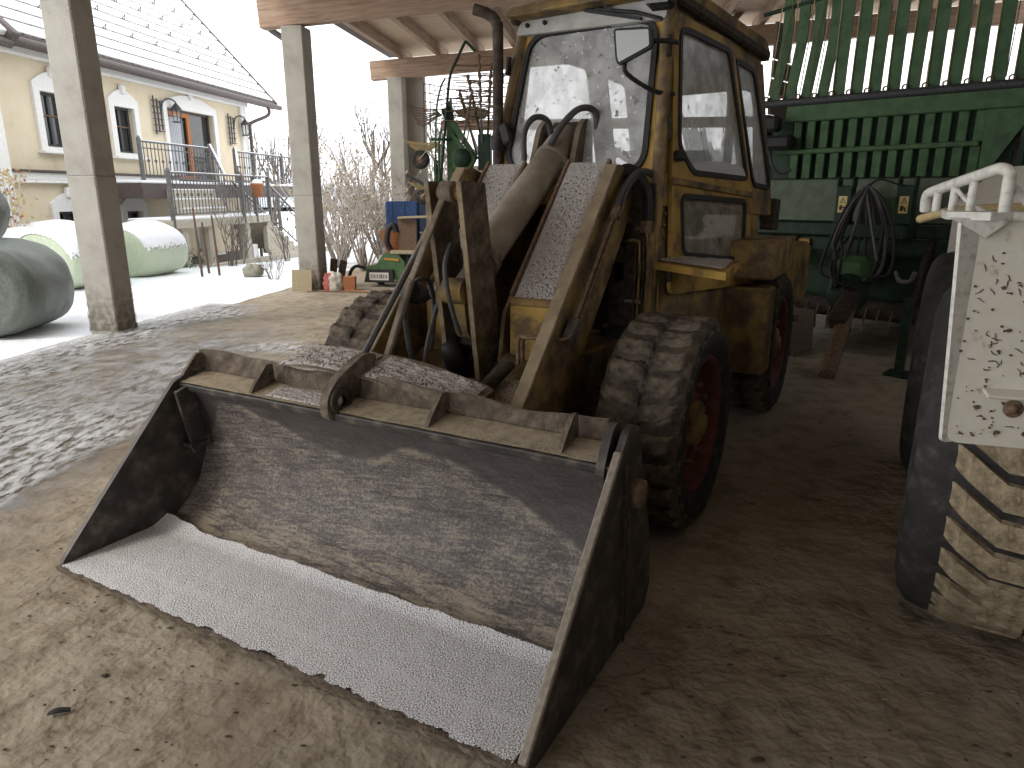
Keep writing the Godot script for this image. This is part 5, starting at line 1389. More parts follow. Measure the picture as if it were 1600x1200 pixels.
	part(mb().box(Vector3(.16, 2.08, .18), Vector3(.36, .14, .2), Basis(), .03), "motor_box", "black", o)
	part(mb().tube(curve([Vector3(.1, 2.0, .2), Vector3(.16, 1.85, .25), Vector3(.24, 1.76, .2), Vector3(.34, 1.80, .15)], 5), .014, 6), "cable", "iron", o)
	# crate of slats lying under the drawbar
	var c := thing("wooden_crate", "weathered slatted crate on the dark floor under the wagon drawbar", "crate", WT, Vector3(.55, 0, .9))
	for k in 7: part(mb().box(Vector3(.25 + k * .1, .22, 1.12), Vector3(.075, .40, .018), Basis(), .004), "slat", "board_dark", c)
	for y in [.06, .38]: part(mb().box(Vector3(.55, y, 1.10), Vector3(.76, .07, .02), Basis(), .004), "rail", "board_dark", c)
	part(mb().box(Vector3(.55, .02, .88), Vector3(.76, .02, .46)), "bottom", "board_dark", c)
	part(mb().box(Vector3(.55, .22, .66), Vector3(.76, .40, .02)), "back", "board_dark", c)

# ---------- cream trailer at the right edge
func trailer():
	var o := thing("slurry_trailer", "cream painted trailer with a mud caked tyre at the right edge", "trailer", TT, Vector3(.3, 0, 0))
	var R := .65
	var keep := XF
	XF = Transform3D()
	var car := mb()
	var prof := [Vector2(-.33, R * .55), Vector2(-.355, R * .65), Vector2(-.36, R * .76), Vector2(-.345, R * .87), Vector2(-.315, R * .935), Vector2(-.26, R * .96), Vector2(0, R * .965), Vector2(.26, R * .96), Vector2(.315, R * .935), Vector2(.36, R * .76), Vector2(.33, R * .55)]
	var pr := []
	for p in prof: pr.append(Vector2(p.y, p.x * 1.11))
	car.lathe(pr, Transform3D(Basis(Vector3.BACK, -PI / 2), Vector3.ZERO), 72)
	var cm := car.mesh()
	# one lug: a diagonal bar from the shoulder, then straight to the middle
	var n := 34
	var lug := func(side: float) -> Mesh:
		var b := MB.new()
		var f := func(s: float, e: float, up: float) -> Vector3:
			var x := lerpf(.30, .012, s)
			var bend := lerpf(0.0, .19, minf(s / .55, 1.0)) if s < .55 else .19 + (s - .55) * .03
			var wd := .072 if s > .12 else lerpf(.036, .072, s / .12)
			var a := bend + e * wd * (1.0 - up * .12)
			var r := R * (.962 if s > .2 else lerpf(.925, .962, s / .2)) + up * lerpf(.010, .020, minf(s / .25, 1.0))
			return Vector3(side * x, r * cos(a), r * sin(a))
		var N := 9
		for i in N:
			var s0 := float(i) / N
			var s1 := float(i + 1) / N
			var A = f.call(s0, -1, 1); var B = f.call(s1, -1, 1); var C = f.call(s1, 1, 1); var D = f.call(s0, 1, 1)
			b.quad(A, B, C, D)
			b.quad(f.call(s0, -1, 0), f.call(s1, -1, 0), B, A)
			b.quad(D, C, f.call(s1, 1, 0), f.call(s0, 1, 0))
		b.quad(f.call(0, -1, 0), f.call(0, -1, 1), f.call(0, 1, 1), f.call(0, 1, 0))
		b.quad(f.call(1, -1, 1), f.call(1, -1, 0), f.call(1, 1, 0), f.call(1, 1, 1))
		return b.mesh()
	var lm := [lug.call(-1.0), lug.call(1.0)]
	for w in [[.303, .301, 1], [.62, -1.12, 0]]:
		var t := sub("wheel" if w[2] else "wheel_001", o, Transform3D(Basis(Vector3.UP, deg_to_rad(-16.0)), Vector3(w[0] - .3, R - .02, w[1])))
		part(cm, "tyre", "rubber", t)
		for s in 2:
			for k in n:
				var l := part(lm[s], "tread_lug", "lug_mud", t)
				l.rotation.x = TAU * (k + .5 * s) / n
		part(mb().lathe([Vector2(R * .56, -.30), Vector2(R * .5, -.31), Vector2(R * .45, -.22), Vector2(.1, -.2), Vector2(0, -.2)], Transform3D(Basis(Vector3.BACK, -PI / 2), Vector3.ZERO), 32), "rim", "cream", t)
	XF = keep
	# mudguard in front of the tyre
	var g := part(mb().prism(rnd(V2([-.26, 1.49, -.215, .89, -.20, .875, .40, .87, .40, 1.49]), .02), PZ(.965), .012), "mudguard", "cream", o)
	part(mb().prism(rnd(V2([-.285, 1.49, -.232, .875, -.19, .872, -.225, 1.47]), .015), Transform3D(Basis(Vector3.UP, .5), Vector3(-.028, 0, .860)), .012), "mudguard_flange", "white_tube", g)
	part(mb().box(Vector3(.25, 1.03, .985), Vector3(.80, .010, .06), Basis(Vector3.RIGHT, .25), .003), "small_shelf", "cream", g)
	part(mb().lathe([Vector2(.025, 0), Vector2(.025, .004), Vector2(.018, .006), Vector2(.012, .006), Vector2(.012, .014), Vector2(0, .014)], Transform3D(Basis(Vector3.RIGHT, PI / 2), Vector3(-.07, .985, .971)), 16), "bolt", "rust", g)
	# dried mud thrown on the mudguard
	var mud := mb()
	var nz := noise(91, 60.0, 2)
	for k in 240:
		var x := rng.randf_range(-.22, .30)
		var y := .90 + pow(rng.randf(), 1.5) * .52
		var s := rng.randf_range(.0012, .0042) * (2.2 if rng.randf() < .10 else 1.0)
		var poly := PackedVector2Array()
		var m := 9
		for q in m:
			var a := TAU * q / m
			poly.append(Vector2(x + cos(a) * s * (1.0 + nz.get_noise_2d(k * 7.0, q * 3.0) * 1.2), y + sin(a) * s * (.8 + nz.get_noise_2d(k * 3.0, q * 5.0) * .9)))
		if Geometry2D.triangulate_polygon(poly).size() > 0: mud.prism(poly, PZ(.9725), .005)
	for k in 60:
		var x := rng.randf_range(-.20, .12)
		var y := .90 + rng.randf() * .5
		var q := [Vector3(x, y, .9725)]
		var a := rng.randf() * TAU
		for j in 3:
			a += rng.randf_range(-.9, .9)
			q.append(q[j] + Vector3(cos(a), sin(a), 0) * rng.randf_range(.003, .011))
		mud.tube(q, [.0012, .0018, .0014, .0006], 5)
	part(mud, "mud_splashes", "dried_mud", g, "", true)
	# top ledge and guard rail
	part(mb().prism(V2([-.30, -.96, -.22, -1.03, -.16, -1.0, .62, -1.02, .62, -.6, -.22, -.6, -.27, -.8]), Transform3D(Basis(Vector3(1, 0, 0), Vector3(0, 0, -1), Vector3(0, 1, 0)), Vector3(0, 1.495, 0)), .02), "top_ledge", "white_tube", o)
	part(mb().prism(V2([-.30, 1.49, -.16, 1.49, -.215, 1.44]), PZ(.99), .02), "ledge_corner", "white_tube", o)
	part(mb().box(Vector3(.3, 1.38, .66), Vector3(.8, .2, .4), Basis(), .02), "ledge_support", "cream", o)
	part(mb().tube(curve([Vector3(-.27, 1.50, .62), Vector3(-.275, 1.545, .64), Vector3(-.262, 1.563, .70), Vector3(-.21, 1.605, .93), Vector3(-.195, 1.612, .97), Vector3(-.182, 1.60, .99), Vector3(-.18, 1.57, .99), Vector3(-.178, 1.48, .99)], 4), .015, 12), "guard_rail", "white_tube", o)
	for k in 3: part(mb().tube([Vector3(-.262 + k * .02, 1.50, .70 + k * .085), Vector3(-.262 + k * .02, 1.565 + k * .017, .70 + k * .085)], .011, 10), "rail_post", "white_tube", o)
	part(mb().tube(curve([Vector3(-.180, 1.585, .98), Vector3(-.15, 1.555, .97), Vector3(-.11, 1.515, .97), Vector3(-.06, 1.497, .97), Vector3(.1, 1.495, .97)], 5), .010, 10), "guard_rail", "white_tube", o)
	part(mb().tube(curve([Vector3(-.24, 1.56, .80), Vector3(-.21, 1.525, .82), Vector3(-.17, 1.50, .84)], 5), .006, 8), "wire", "white_tube", o)
	# tank body behind, mostly out of the picture
	part(mb().box(Vector3(1.0, 1.25, -.6), Vector3(1.0, .9, 3.0), Basis(), .2), "tank", "cream", o)
	part(mb().beam(Vector3(.3, .6, .3), Vector3(1.4, .6, .3), .14, .14), "axle", "grime", o)
	part(mb().beam(Vector3(.3, .6, -1.15), Vector3(1.4, .6, -1.15), .14, .14), "axle", "grime", o)
	part(mb().tube(curve([Vector3(-.24, 1.47, .45), Vector3(-.18, 1.50, .6), Vector3(.0, 1.515, .75), Vector3(.2, 1.515, .7)], 5), .014, 8), "yellow_hose", "straw", o)

# ---------- folded hay rake
func rake():
	var o := thing("hay_rake", "folded green hay rake with curved tubes and rows of wire tines", "hay rake", BT, Vector3(-2.9, 0, -12.8))
	var Z := -12.6
	var P := func(x: float, y: float, dz := 0.0) -> Vector3: return Vector3(x, y, Z + dz)
	var tube := func(called: String, pts: Array, rad, m: String, dz := 0.0, par: Node3D = o) -> MeshInstance3D:
		var l := []
		for p in pts: l.append(P.call(p.x, p.y, dz))
		return part(mb().tube(curve(l, 5) if l.size() > 2 else l, rad, 8), called, m, par)
	# frame
	part(mb().prism(rnd(V2([-2.90, .5, -2.90, 2.45, -2.88, 2.98, -2.82, 3.14, -2.79, 2.78, -2.68, 2.45, -2.74, .5]), .02), PZ(Z), .12), "mast", "green", o)
	part(mb().beam(P.call(-2.83, 2.80, .08), P.call(-2.37, 2.12, .12), .09, .08, Vector3.BACK, .01), "swing_arm", "green", o)
	part(mb().beam(P.call(-2.80, 2.55, .1), P.call(-2.52, 2.22, .1), .05, .05, Vector3.BACK, .01), "swing_arm", "green", o)
	part(mb().prism(rnd(V2([-2.77, 2.24, -2.62, 2.34, -2.46, 2.28, -2.37, 2.12, -2.45, 1.98, -2.6, 1.92, -2.77, 1.98]), .03), PZ(Z + .14), .16), "gear_housing", "green", o)
	part(mb().lathe([Vector2(0, -.06), Vector2(.13, -.06), Vector2(.16, 0), Vector2(.13, .06), Vector2(0, .07)], Transform3D(Basis(Vector3.RIGHT, PI / 2), P.call(-2.6, 2.14, .24)), 14), "gear_cover", "green_dark", o)
	part(mb().box(P.call(-2.24, 2.05), Vector3(.22, .98, .22), Basis(), .02), "support", "green_dark", o)
	part(mb().box(P.call(-2.48, 1.75, .05), Vector3(.6, .22, .16), Basis(Vector3.BACK, .12), .02), "cross_frame", "green_dark", o)
	part(mb().box(P.call(-2.7, .95), Vector3(1.1, .14, .14), Basis(), .02), "lower_frame", "green", o)
	part(mb().box(P.call(-2.86, 2.86, .1), Vector3(.15, .22, .10), Basis(Vector3.BACK, .5), .02), "head_bracket", "green_dark", o)
	part(mb().prism(rnd(V2([-3.13, 2.12, -3.06, 2.12, -2.96, 1.74, -3.12, 1.6]), .02), PZ(Z + .1), .05), "side_plate", "green_dark", o)
	# curved guard tubes
	tube.call("guard_tube", [Vector2(-2.99, .9), Vector2(-2.98, 1.79), Vector2(-2.87, 2.78), Vector2(-2.79, 3.42), Vector2(-2.65, 3.72), Vector2(-2.53, 3.94), Vector2(-2.49, 3.95), Vector2(-2.35, 3.81)], .024, "green_dark", .2)
	tube.call("guard_tube", [Vector2(-3.08, 1.2), Vector2(-3.06, 2.12), Vector2(-3.02, 2.9), Vector2(-2.94, 3.26), Vector2(-2.86, 3.40)], .017, "green", .25)
	tube.call("guard_tube", [Vector2(-3.02, 1.2), Vector2(-3.0, 2.3), Vector2(-2.95, 2.62)], .020, "green", .22)
	tube.call("brace", [Vector2(-3.16, 2.46), Vector2(-2.81, 2.45)], .022, "green_dark", .1)
	tube.call("brace", [Vector2(-3.1, 1.9), Vector2(-2.8, 1.66)], .018, "zinc", .2)
	# tine arms with their rough tine bars and wires
	var arms := [[-2.52, 3.49, -2.28, 2.40, .05], [-2.31, 3.79, -2.27, 2.40, .12], [-2.12, 3.67, -2.20, 2.40, .0], [-2.70, 3.28, -2.40, 2.2, -.1], [-1.93, 3.5, -2.14, 2.4, -.1], [-2.42, 3.2, -2.62, 2.3, .18]]
	for n in arms.size():
		var a = arms[n]
		var top: Vector3 = P.call(a[0], a[1], a[4])
		var bot: Vector3 = P.call(a[2], a[3], a[4])
		var h := part(mb().tube([bot, bot.lerp(top, .6)], .018, 8), "tine_arm", "zinc" if n % 2 else "green_dark", o)
		var rough := []
		var rr := []
		for k in 14:
			rough.append(bot.lerp(top, lerpf(.46, 1.0, k / 13.0)) + Vector3(.010 * sin(k * 2.1), 0, 0))
			rr.append(.027 + .012 * sin(k * 2.7 + n))
		part(mb().tube(rough, rr, 8), "tine_bar", "rust", h)
		for k in 7:
			var p := bot.lerp(top, lerpf(.42, .98, k / 6.0))
			var s := 1.0 if (k + n) % 2 else -1.0
			part(mb().tube(curve([p, p + Vector3(s * .10, -.02, .02), p + Vector3(s * .40, .03 * sin(k * 1.7 + n) - .02, .05)], 3), .009, 5), "tine", "rust", h)
	for k in 13:
		var y := 3.66 - k * .083
		tube.call("tine", [Vector2(-2.78 + .05 * sin(k * 1.3), y + .02), Vector2(-2.5, y - .012 * sin(k * 2.0)), Vector2(-2.05 + .06 * sin(k * 2.1), y + .02 * sin(k * 1.1))], .008, "rust", -.15)
	for k in 9:
		var y := 3.34 - k * .075
		tube.call("tine", [Vector2(-3.14, y), Vector2(-3.02, y - .02), Vector2(-2.88, y + .02)], .008, "rust", .0)
	# bunches of tines at the left, some wound with straw
	for q in [[-3.57, -3.07, 2.98, 2.70, "rust", 8], [-3.64, -3.08, 2.42, 2.28, "straw", 7], [-3.6, -3.23, 1.73, 1.62, "straw", 5]]:
		for k in q[5]:
			var f = float(k) / (q[5] - 1)
			var y = lerpf(q[2], q[3], f)
			tube.call("tine", [Vector2(q[0] + .18 * f, y + .02), Vector2(lerpf(q[0], q[1], .6), y - .03), Vector2(q[1], lerpf(y, (q[2] + q[3]) * .5, .5) + .02), Vector2(q[1] + .1, (q[2] + q[3]) * .5)], .010, q[4], .12 + .03 * sin(k * 2.0))
	tube.call("tine_rod", [Vector2(-3.27, 3.37), Vector2(-3.29, 2.29)], .010, "rust", .1)
	tube.call("tine_rod", [Vector2(-3.16, 3.35), Vector2(-3.17, 2.6)], .010, "rust", .1)
	for k in 5: tube.call("tine", [Vector2(-3.27, 3.35 - k * .14), Vector2(-3.1, 3.33 - k * .14)], .008, "rust", .1)
	# small wheels
	for w in [[-3.33, 2.12, .16], [-3.31, 1.50, .13]]:
		var W := Transform3D(Basis(Vector3.RIGHT, 1.4) , P.call(w[0], w[1], .22))
		var R: float = w[2]
		var t := part(mb().lathe([Vector2(R * .4, -.05), Vector2(R * .75, -.05), Vector2(R * .94, -.04), Vector2(R, 0), Vector2(R * .94, .04), Vector2(R * .75, .05), Vector2(R * .4, .045)], W, 28), "wheel", "rubber", o)
		part(mb().lathe([Vector2(R * .76, .03), Vector2(R * .3, .045), Vector2(0, .05)], W, 20), "rim", "rust", t)
		part(mb().tube([P.call(w[0], w[1], .28), P.call(w[0] + .12, w[1] + .15, .26), P.call(w[0] + .3, w[1] - .1, .1)], .014, 6), "axle_arm", "sack", t)
	part(mb().beam(P.call(-3.59, 1.87, .2), P.call(-3.2, 1.66, .15), .06, .06), "tow_pole", "iron", o)
	part(mb().prism(rnd(V2([-2.80, 2.94, -2.45, 3.01, -2.20, 2.94, -2.30, 2.84, -2.52, 2.78, -2.70, 2.84]), .03), PZ(Z - .25), .3), "seed_tray", "cardboard", o)
	for k in 3: tube.call("twine_bundle", [Vector2(-2.74, 1.83 + k * .02), Vector2(-2.5, 1.90 + k * .015), Vector2(-2.3, 1.92 - k * .02), Vector2(-2.1, 1.90 + k * .01)], .020, "straw", .30 + k * .02)

# ---------- small things by the open side
func barcode() -> ImageTexture:
	var im := Image.create(96, 32, false, Image.FORMAT_RGB8)
	im.fill(Color(.80, .79, .76))
	var r := RandomNumberGenerator.new()
	r.seed = 5
	var x := 6
	while x < 90:
		var w := r.randi_range(1, 4)
		im.fill_rect(Rect2i(x, 8, w, 17), Color(.22, .22, .22))
		x += w + r.randi_range(1, 4)
	return ImageTexture.create_from_image(im)

func clutter():
	# cardboard sheet
	single(MB.new().box(Vector3(0, .17, 0), Vector3(.34, .35, .015), Basis(Vector3.RIGHT, -.16), .003), "cardboard_sheet", "cardboard", "brown cardboard sheet leaning on the second column's foot", "cardboard", yard(Vector3(-5.06, 0, -11.08), .05))
	# sack
	var s := thing("fertiliser_sack", "white and red sack slumped by the column with the cardboard", "sack", BT, Vector3(-4.56, 0, -11.2))
	var nz := noise(95, 5.0, 3)
	var blob := func(u: float, v: float) -> Vector3:
		var a := TAU * u
		var y := v * .31
		var r := .155 * pow(maxf(0.0, 1.0 - pow(v, 3.2)), .5) * (.92 + .12 * sin(v * 3.0)) + .01
		var p := Vector3(cos(a) * r * 1.05, y, sin(a) * r * .8)
		return p * (1.0 + nz.get_noise_3dv(p * 3.0) * .22)
	XF = Transform3D()
	part(mb().grid(func(u, v): return blob.call(u * .78 + .5, v), 26, 16), "white_side", "sack", s)
	part(mb().grid(func(u, v): return blob.call(u * .22 + .28, v), 12, 16), "red_side", "sack_red", s)
	# terracotta pots and dark bricks
	single(MB.new().prism(rnd(V2([-.085, 0, .085, 0, .10, .23, -.10, .23]), .01), PZ(0), .19), "terracotta_pot", "terracotta", "square terracotta pot right of the white and red sack", "flower pot", yard(Vector3(-4.30, 0, -11.25), .2))
	for k in 2:
		single(MB.new().box(Vector3(0, .24, 0), Vector3(.12, .48 - k * .04, .05), Basis(Vector3.BACK, -.12 - k * .12), .01), "roof_slab", "grime", ["dark slab leaning on the column behind the sack, left one", "dark slab leaning behind the terracotta pot, right one"][k], "slab", BT, Vector3(-4.74 + k * .15, 0, -11.65), "dark slabs behind the sack")
	# bench with things on it
	var t := thing("work_bench", "rough plank bench with clutter in front of the far column", "bench", BT, Vector3(-3.2, 0, -12.0))
	part(mb().box(Vector3(-3.22, .59, -12.0), Vector3(1.05, .06, .5), Basis(), .01), "bench_top", "dust_tan", t)
	for x in [-3.62, -2.84]:
		for z in [-11.82, -12.18]: part(mb().box(Vector3(x, .28, z), Vector3(.06, .56, .06), Basis(), .006), "leg", "zinc", t)
	single(MB.new().prism(V2([-.16, 0, .14, 0, .16, .5, -.17, .56]), PZ(0), .03), "brown_board", "brown_wood", "dark brown board standing on the plank bench", "board", BT, Vector3(-3.46, .62, -11.9))
	single(MB.new().box(Vector3(0, .02, 0), Vector3(.62, .03, .5), Basis(Vector3.BACK, .03), .004), "lid_board", "cardboard", "pale board laid flat across the top of the brown board", "board", BT, Vector3(-3.3, 1.15, -12.05))
	single(MB.new().lathe([Vector2(0, 0), Vector2(.13, 0), Vector2(.16, .28), Vector2(.175, .29), Vector2(.175, .31), Vector2(.15, .31), Vector2(.12, .02), Vector2(0, .02)], Transform3D(), 24), "grey_bucket", "zinc", "dented grey bucket on the bench beside the brown board", "bucket", BT, Vector3(-3.08, .62, -11.9))
	single(MB.new().tube(curve([Vector3(-.1, 0, 0), Vector3(-.16, .14, .02), Vector3(-.13, .34, 0), Vector3(-.05, .42, -.02), Vector3(.0, .3, -.02)], 6), .05, 10), "coiled_hose", "black", "black coiled hose hanging left of the brown board", "hose", BT, Vector3(-3.66, .62, -11.86))
	single(MB.new().prism(V2([-.16, 0, .10, 0, .16, .26, .22, .62, -.20, .62, -.10, .30]), PZ(0), .12), "wooden_stand", "terracotta", "orange brown wooden stand left of the plank bench", "stand", BT, Vector3(-3.80, .32, -12.05))
	# blue drum and dark barrel
	var d := thing("blue_container", "tall blue ribbed container in front of the far column", "container", BT, Vector3(-3.5, .0, -12.7))
	part(mb().box(Vector3(-3.72, .75, -12.7), Vector3(.62, 1.35, .5), Basis(), .03), "body", "blue", d)
	for k in 3: part(mb().box(Vector3(-3.9 + k * .22, .75, -12.445), Vector3(.02, 1.3, .012)), "rib", "blue", d)
	var ba := thing("dark_barrel", "small dark barrel with a pale band behind the green machine", "barrel", BT, Vector3(-4.15, 0, -13.2))
	part(mb().lathe([Vector2(0, 0), Vector2(.18, 0), Vector2(.215, .18), Vector2(.215, .34), Vector2(.19, .52), Vector2(0, .52)], Transform3D(Basis(), Vector3(-4.15, .05, -13.2)), 28), "drum", "zinc", ba)
	part(mb().lathe([Vector2(.215, .22), Vector2(.221, .23), Vector2(.221, .25), Vector2(.215, .26)], Transform3D(Basis(), Vector3(-4.15, .05, -13.2)), 28), "band", "sack", ba)
	# green machine with a printed plate
	var gm := thing("green_machine", "low green garden machine with a printed white plate by the bench", "machine", BT, Vector3(-3.9, 0, -11.95))
	part(mb().prism(rnd(V2([-4.18, .14, -3.55, .12, -3.50, .42, -3.62, .56, -3.86, .58, -4.0, .38, -4.2, .34]), .04), PZ(-11.95), .36), "hood", "green", gm)
	part(mb().prism(rnd(V2([-4.22, .08, -3.70, .08, -3.70, .30, -4.16, .30]), .02), PZ(-11.74), .05), "bumper", "black", gm)
	var pm := StandardMaterial3D.new()
	pm.albedo_texture = barcode(); pm.roughness = .6; pm.cull_mode = BaseMaterial3D.CULL_DISABLED
	var q := mb()
	q.quad(Vector3(-4.12, .25, -11.712), Vector3(-3.78, .25, -11.712), Vector3(-3.78, .12, -11.712), Vector3(-4.12, .12, -11.712))
	part(q, "printed_plate", pm, gm)
	part(mb().prism(V2([-3.86, .50, -3.60, .48, -3.60, .44, -3.86, .46]), PZ(-11.76), .02), "yellow_stripe", "orange_yellow", gm)
	part(mb().tube(curve([Vector3(-4.15, .26, -11.85), Vector3(-4.35, .34, -11.85), Vector3(-4.45, .30, -11.8), Vector3(-4.52, .16, -11.8)], 5), .03, 8), "lever", "black", gm)
	for x in [-4.05, -3.62]: part(mb().lathe([Vector2(0, -.05), Vector2(.11, -.05), Vector2(.12, 0), Vector2(.11, .05), Vector2(0, .05)], Transform3D(Basis(Vector3.RIGHT, PI / 2), Vector3(x, .12, -12.1)), 18), "wheel", "rubber", gm)
	single(MB.new().lathe([Vector2(0, .0), Vector2(.08, .01), Vector2(.12, .08), Vector2(.08, .18), Vector2(0, .20)], Transform3D(), 18), "white_ball", "sack", "dull white ball lying between the barrel and the green machine", "ball", BT, Vector3(-4.0, .32, -12.2))
	# cable and sticks on the floor
	single(MB.new().tube(curve([Vector3(0, .01, 0), Vector3(.5, .01, -.12), Vector3(1.0, .012, -.05), Vector3(1.5, .01, -.28), Vector3(1.9, .01, -.25)], 6), .010, 6), "floor_cable", "rust", "thin brown cable lying across the mud by the pot", "cable", BT, Vector3(-4.9, 0, -10.9))
	single(MB.new().tube(curve([Vector3(0, .015, 0), Vector3(.2, .03, -.03), Vector3(.42, .015, .02), Vector3(.6, .02, -.06)], 5), .012, 6), "reddish_twig", "terracotta", "reddish twig lying in front of the terracotta pot", "twig", BT, Vector3(-4.35, 0, -11.0))
	# clods, straw bits and chips trodden into the floor
	var mm := MultiMesh.new()
	mm.transform_format = MultiMesh.TRANSFORM_3D
	var cl := MB.new()
	cl.lathe([Vector2(0, -.4), Vector2(.8, -.3), Vector2(1.0, .1), Vector2(.5, .55), Vector2(0, .6)], Transform3D(), 6)
	mm.mesh = cl.mesh()
	mm.instance_count = 3200
	for i in 3200:
		var p := Vector3(rng.randf_range(-3.6, 3.4), .004, -pow(rng.randf(), 1.6) * 8.0 - .7)
		var sz := rng.randf_range(.002, .006) * (1.9 if rng.randf() < .05 else 1.0)
		mm.set_instance_transform(i, Transform3D(Basis(Vector3.UP, rng.randf() * TAU).scaled(Vector3(sz * rng.randf_range(.6, 2.2), sz * .6, sz)), p))
	var mi := MultiMeshInstance3D.new()
	mi.name = "mud_crumbs"
	mi.multimesh = mm
	mi.material_override = M["earth"]
	add_child(mi)
	tag(mi, "scattered crumbs of dark mud on the tan floor", "mud crumbs", "", "stuff")
	# bits of straw and pale chips
	var sm := MultiMesh.new()
	sm.transform_format = MultiMesh.TRANSFORM_3D
	sm.mesh = MB.new().box(Vector3.ZERO, Vector3(1, .16, .14)).mesh()
	sm.instance_count = 700
	for i in 700:
		var p := Vector3(rng.randf_range(-3.8, 3.4), .010, -pow(rng.randf(), 1.2) * 8.0 - .8)
		var l := rng.randf_range(.012, .05)
		sm.set_instance_transform(i, Transform3D(Basis(Vector3.UP, rng.randf() * TAU).scaled(Vector3(l, .012, .014)), p))
	var si := MultiMeshInstance3D.new()
	si.name = "straw_bits"
	si.multimesh = sm
	si.material_override = M["dust_tan"]
	add_child(si)
	tag(si, "short bits of straw and chaff scattered over the floor", "straw", "", "stuff")
	# a dark husk on the floor at the lower left
	var hk := MB.new()
	for k in 5: hk.tube(curve([Vector3(-.024, .006 + k * .001, -.008 + k * .004), Vector3(0, .012, -.010 + k * .005), Vector3(.035, .005, -.006 + k * .003)], 3), .003, 5)
	single(hk, "dark_husk", "black", "small dark husk lying on the tan floor in the lower left corner", "husk", Transform3D(Basis(Vector3.UP, .4), Vector3.ZERO) , Vector3.ZERO).position = Vector3(-1.40, .004, -1.83)

# ---------- bare shrubs and trees
func branch(b: MB, tw: MB, p: Vector3, d: Vector3, len: float, r: float, depth: int, leaves: MB = null):
	var pts := [p]
	var rr := [r]
	var q := p
	var dir := d
	var n := 4
	for k in n:
		dir = (dir + Vector3(rng.randf_range(-.22, .22), rng.randf_range(-.06, .16), rng.randf_range(-.22, .22))).normalized()
		q += dir * len / n
		pts.append(q)
		rr.append(r * (1.0 - .55 * (k + 1.0) / n))
	(b if depth > 1 else tw).tube(pts, rr, 5 if depth > 1 else 3, false)
	if depth <= 0:
		if leaves and rng.randf() < .7:
			for k in 3:
				var c: Vector3 = pts[rng.randi_range(1, 4)] + Vector3(rng.randf_range(-.03, .03), rng.randf_range(-.05, .01), rng.randf_range(-.03, .03))
				var u := Vector3(rng.randf_range(-1, 1), rng.randf_range(-1, .2), rng.randf_range(-1, 1)).normalized() * .05
				var w := Vector3(rng.randf_range(-1, 1), rng.randf_range(-.5, .5), rng.randf_range(-1, 1)).normalized() * .025
				leaves.smooth = false
				leaves.quad(c - u, c - w, c + u, c + w)
		return
	var kids := 3 if depth > 1 else 4
	for k in kids:
		var f := rng.randf_range(.35, 1.0)
		var i := mini(int(f * n), n - 1)
		var at: Vector3 = pts[i].lerp(pts[i + 1], f * n - i)
		var side := Vector3(rng.randf_range(-1, 1), rng.randf_range(.1, .9), rng.randf_range(-1, 1)).normalized()
		branch(b, tw, at, (dir * .75 + side * .75).normalized(), len * rng.randf_range(.5, .75), r * .5, depth - 1, leaves)

func shrub(called: String, label: String, cat: String, at: Vector3, stems: int, height: float, r: float, depth: int, group: String, spread := .35, leafy := false) -> Node3D:
	var o := thing(called, label, cat, Transform3D(), at, group)
	XF = Transform3D()
	var tr := MB.new()
	var tw := MB.new()
	var lv: MB = MB.new() if leafy else null
	for k in stems:
		var a := rng.randf() * TAU
		var d := Vector3(cos(a) * spread, 1.0, sin(a) * spread).normalized()
		branch(tr, tw, Vector3(cos(a), 0, sin(a)) * rng.randf_range(.0, .12) * (0.0 if stems == 1 else 1.0), d, height * rng.randf_range(.45, .62), r * rng.randf_range(.7, 1.1), depth, lv)
	part(tr, "trunk", "bark" if leafy else "tree_bark", o)
	part(tw, "twigs", "twig" if leafy else "tree_bark", o, "", true)
	if lv: part(lv, "leaves", "leaf", o, "", true)
	return o

func place(o: Node3D, bx: float, bz: float, turn: float, sc := 1.0) -> Transform3D:
	var p := BT * Vector3(bx, 0, bz)
	return Transform3D(Basis(Vector3.UP, turn).scaled(Vector3(sc, sc, sc)), Vector3(p.x, gh(p.x, p.z) - .05, p.z))

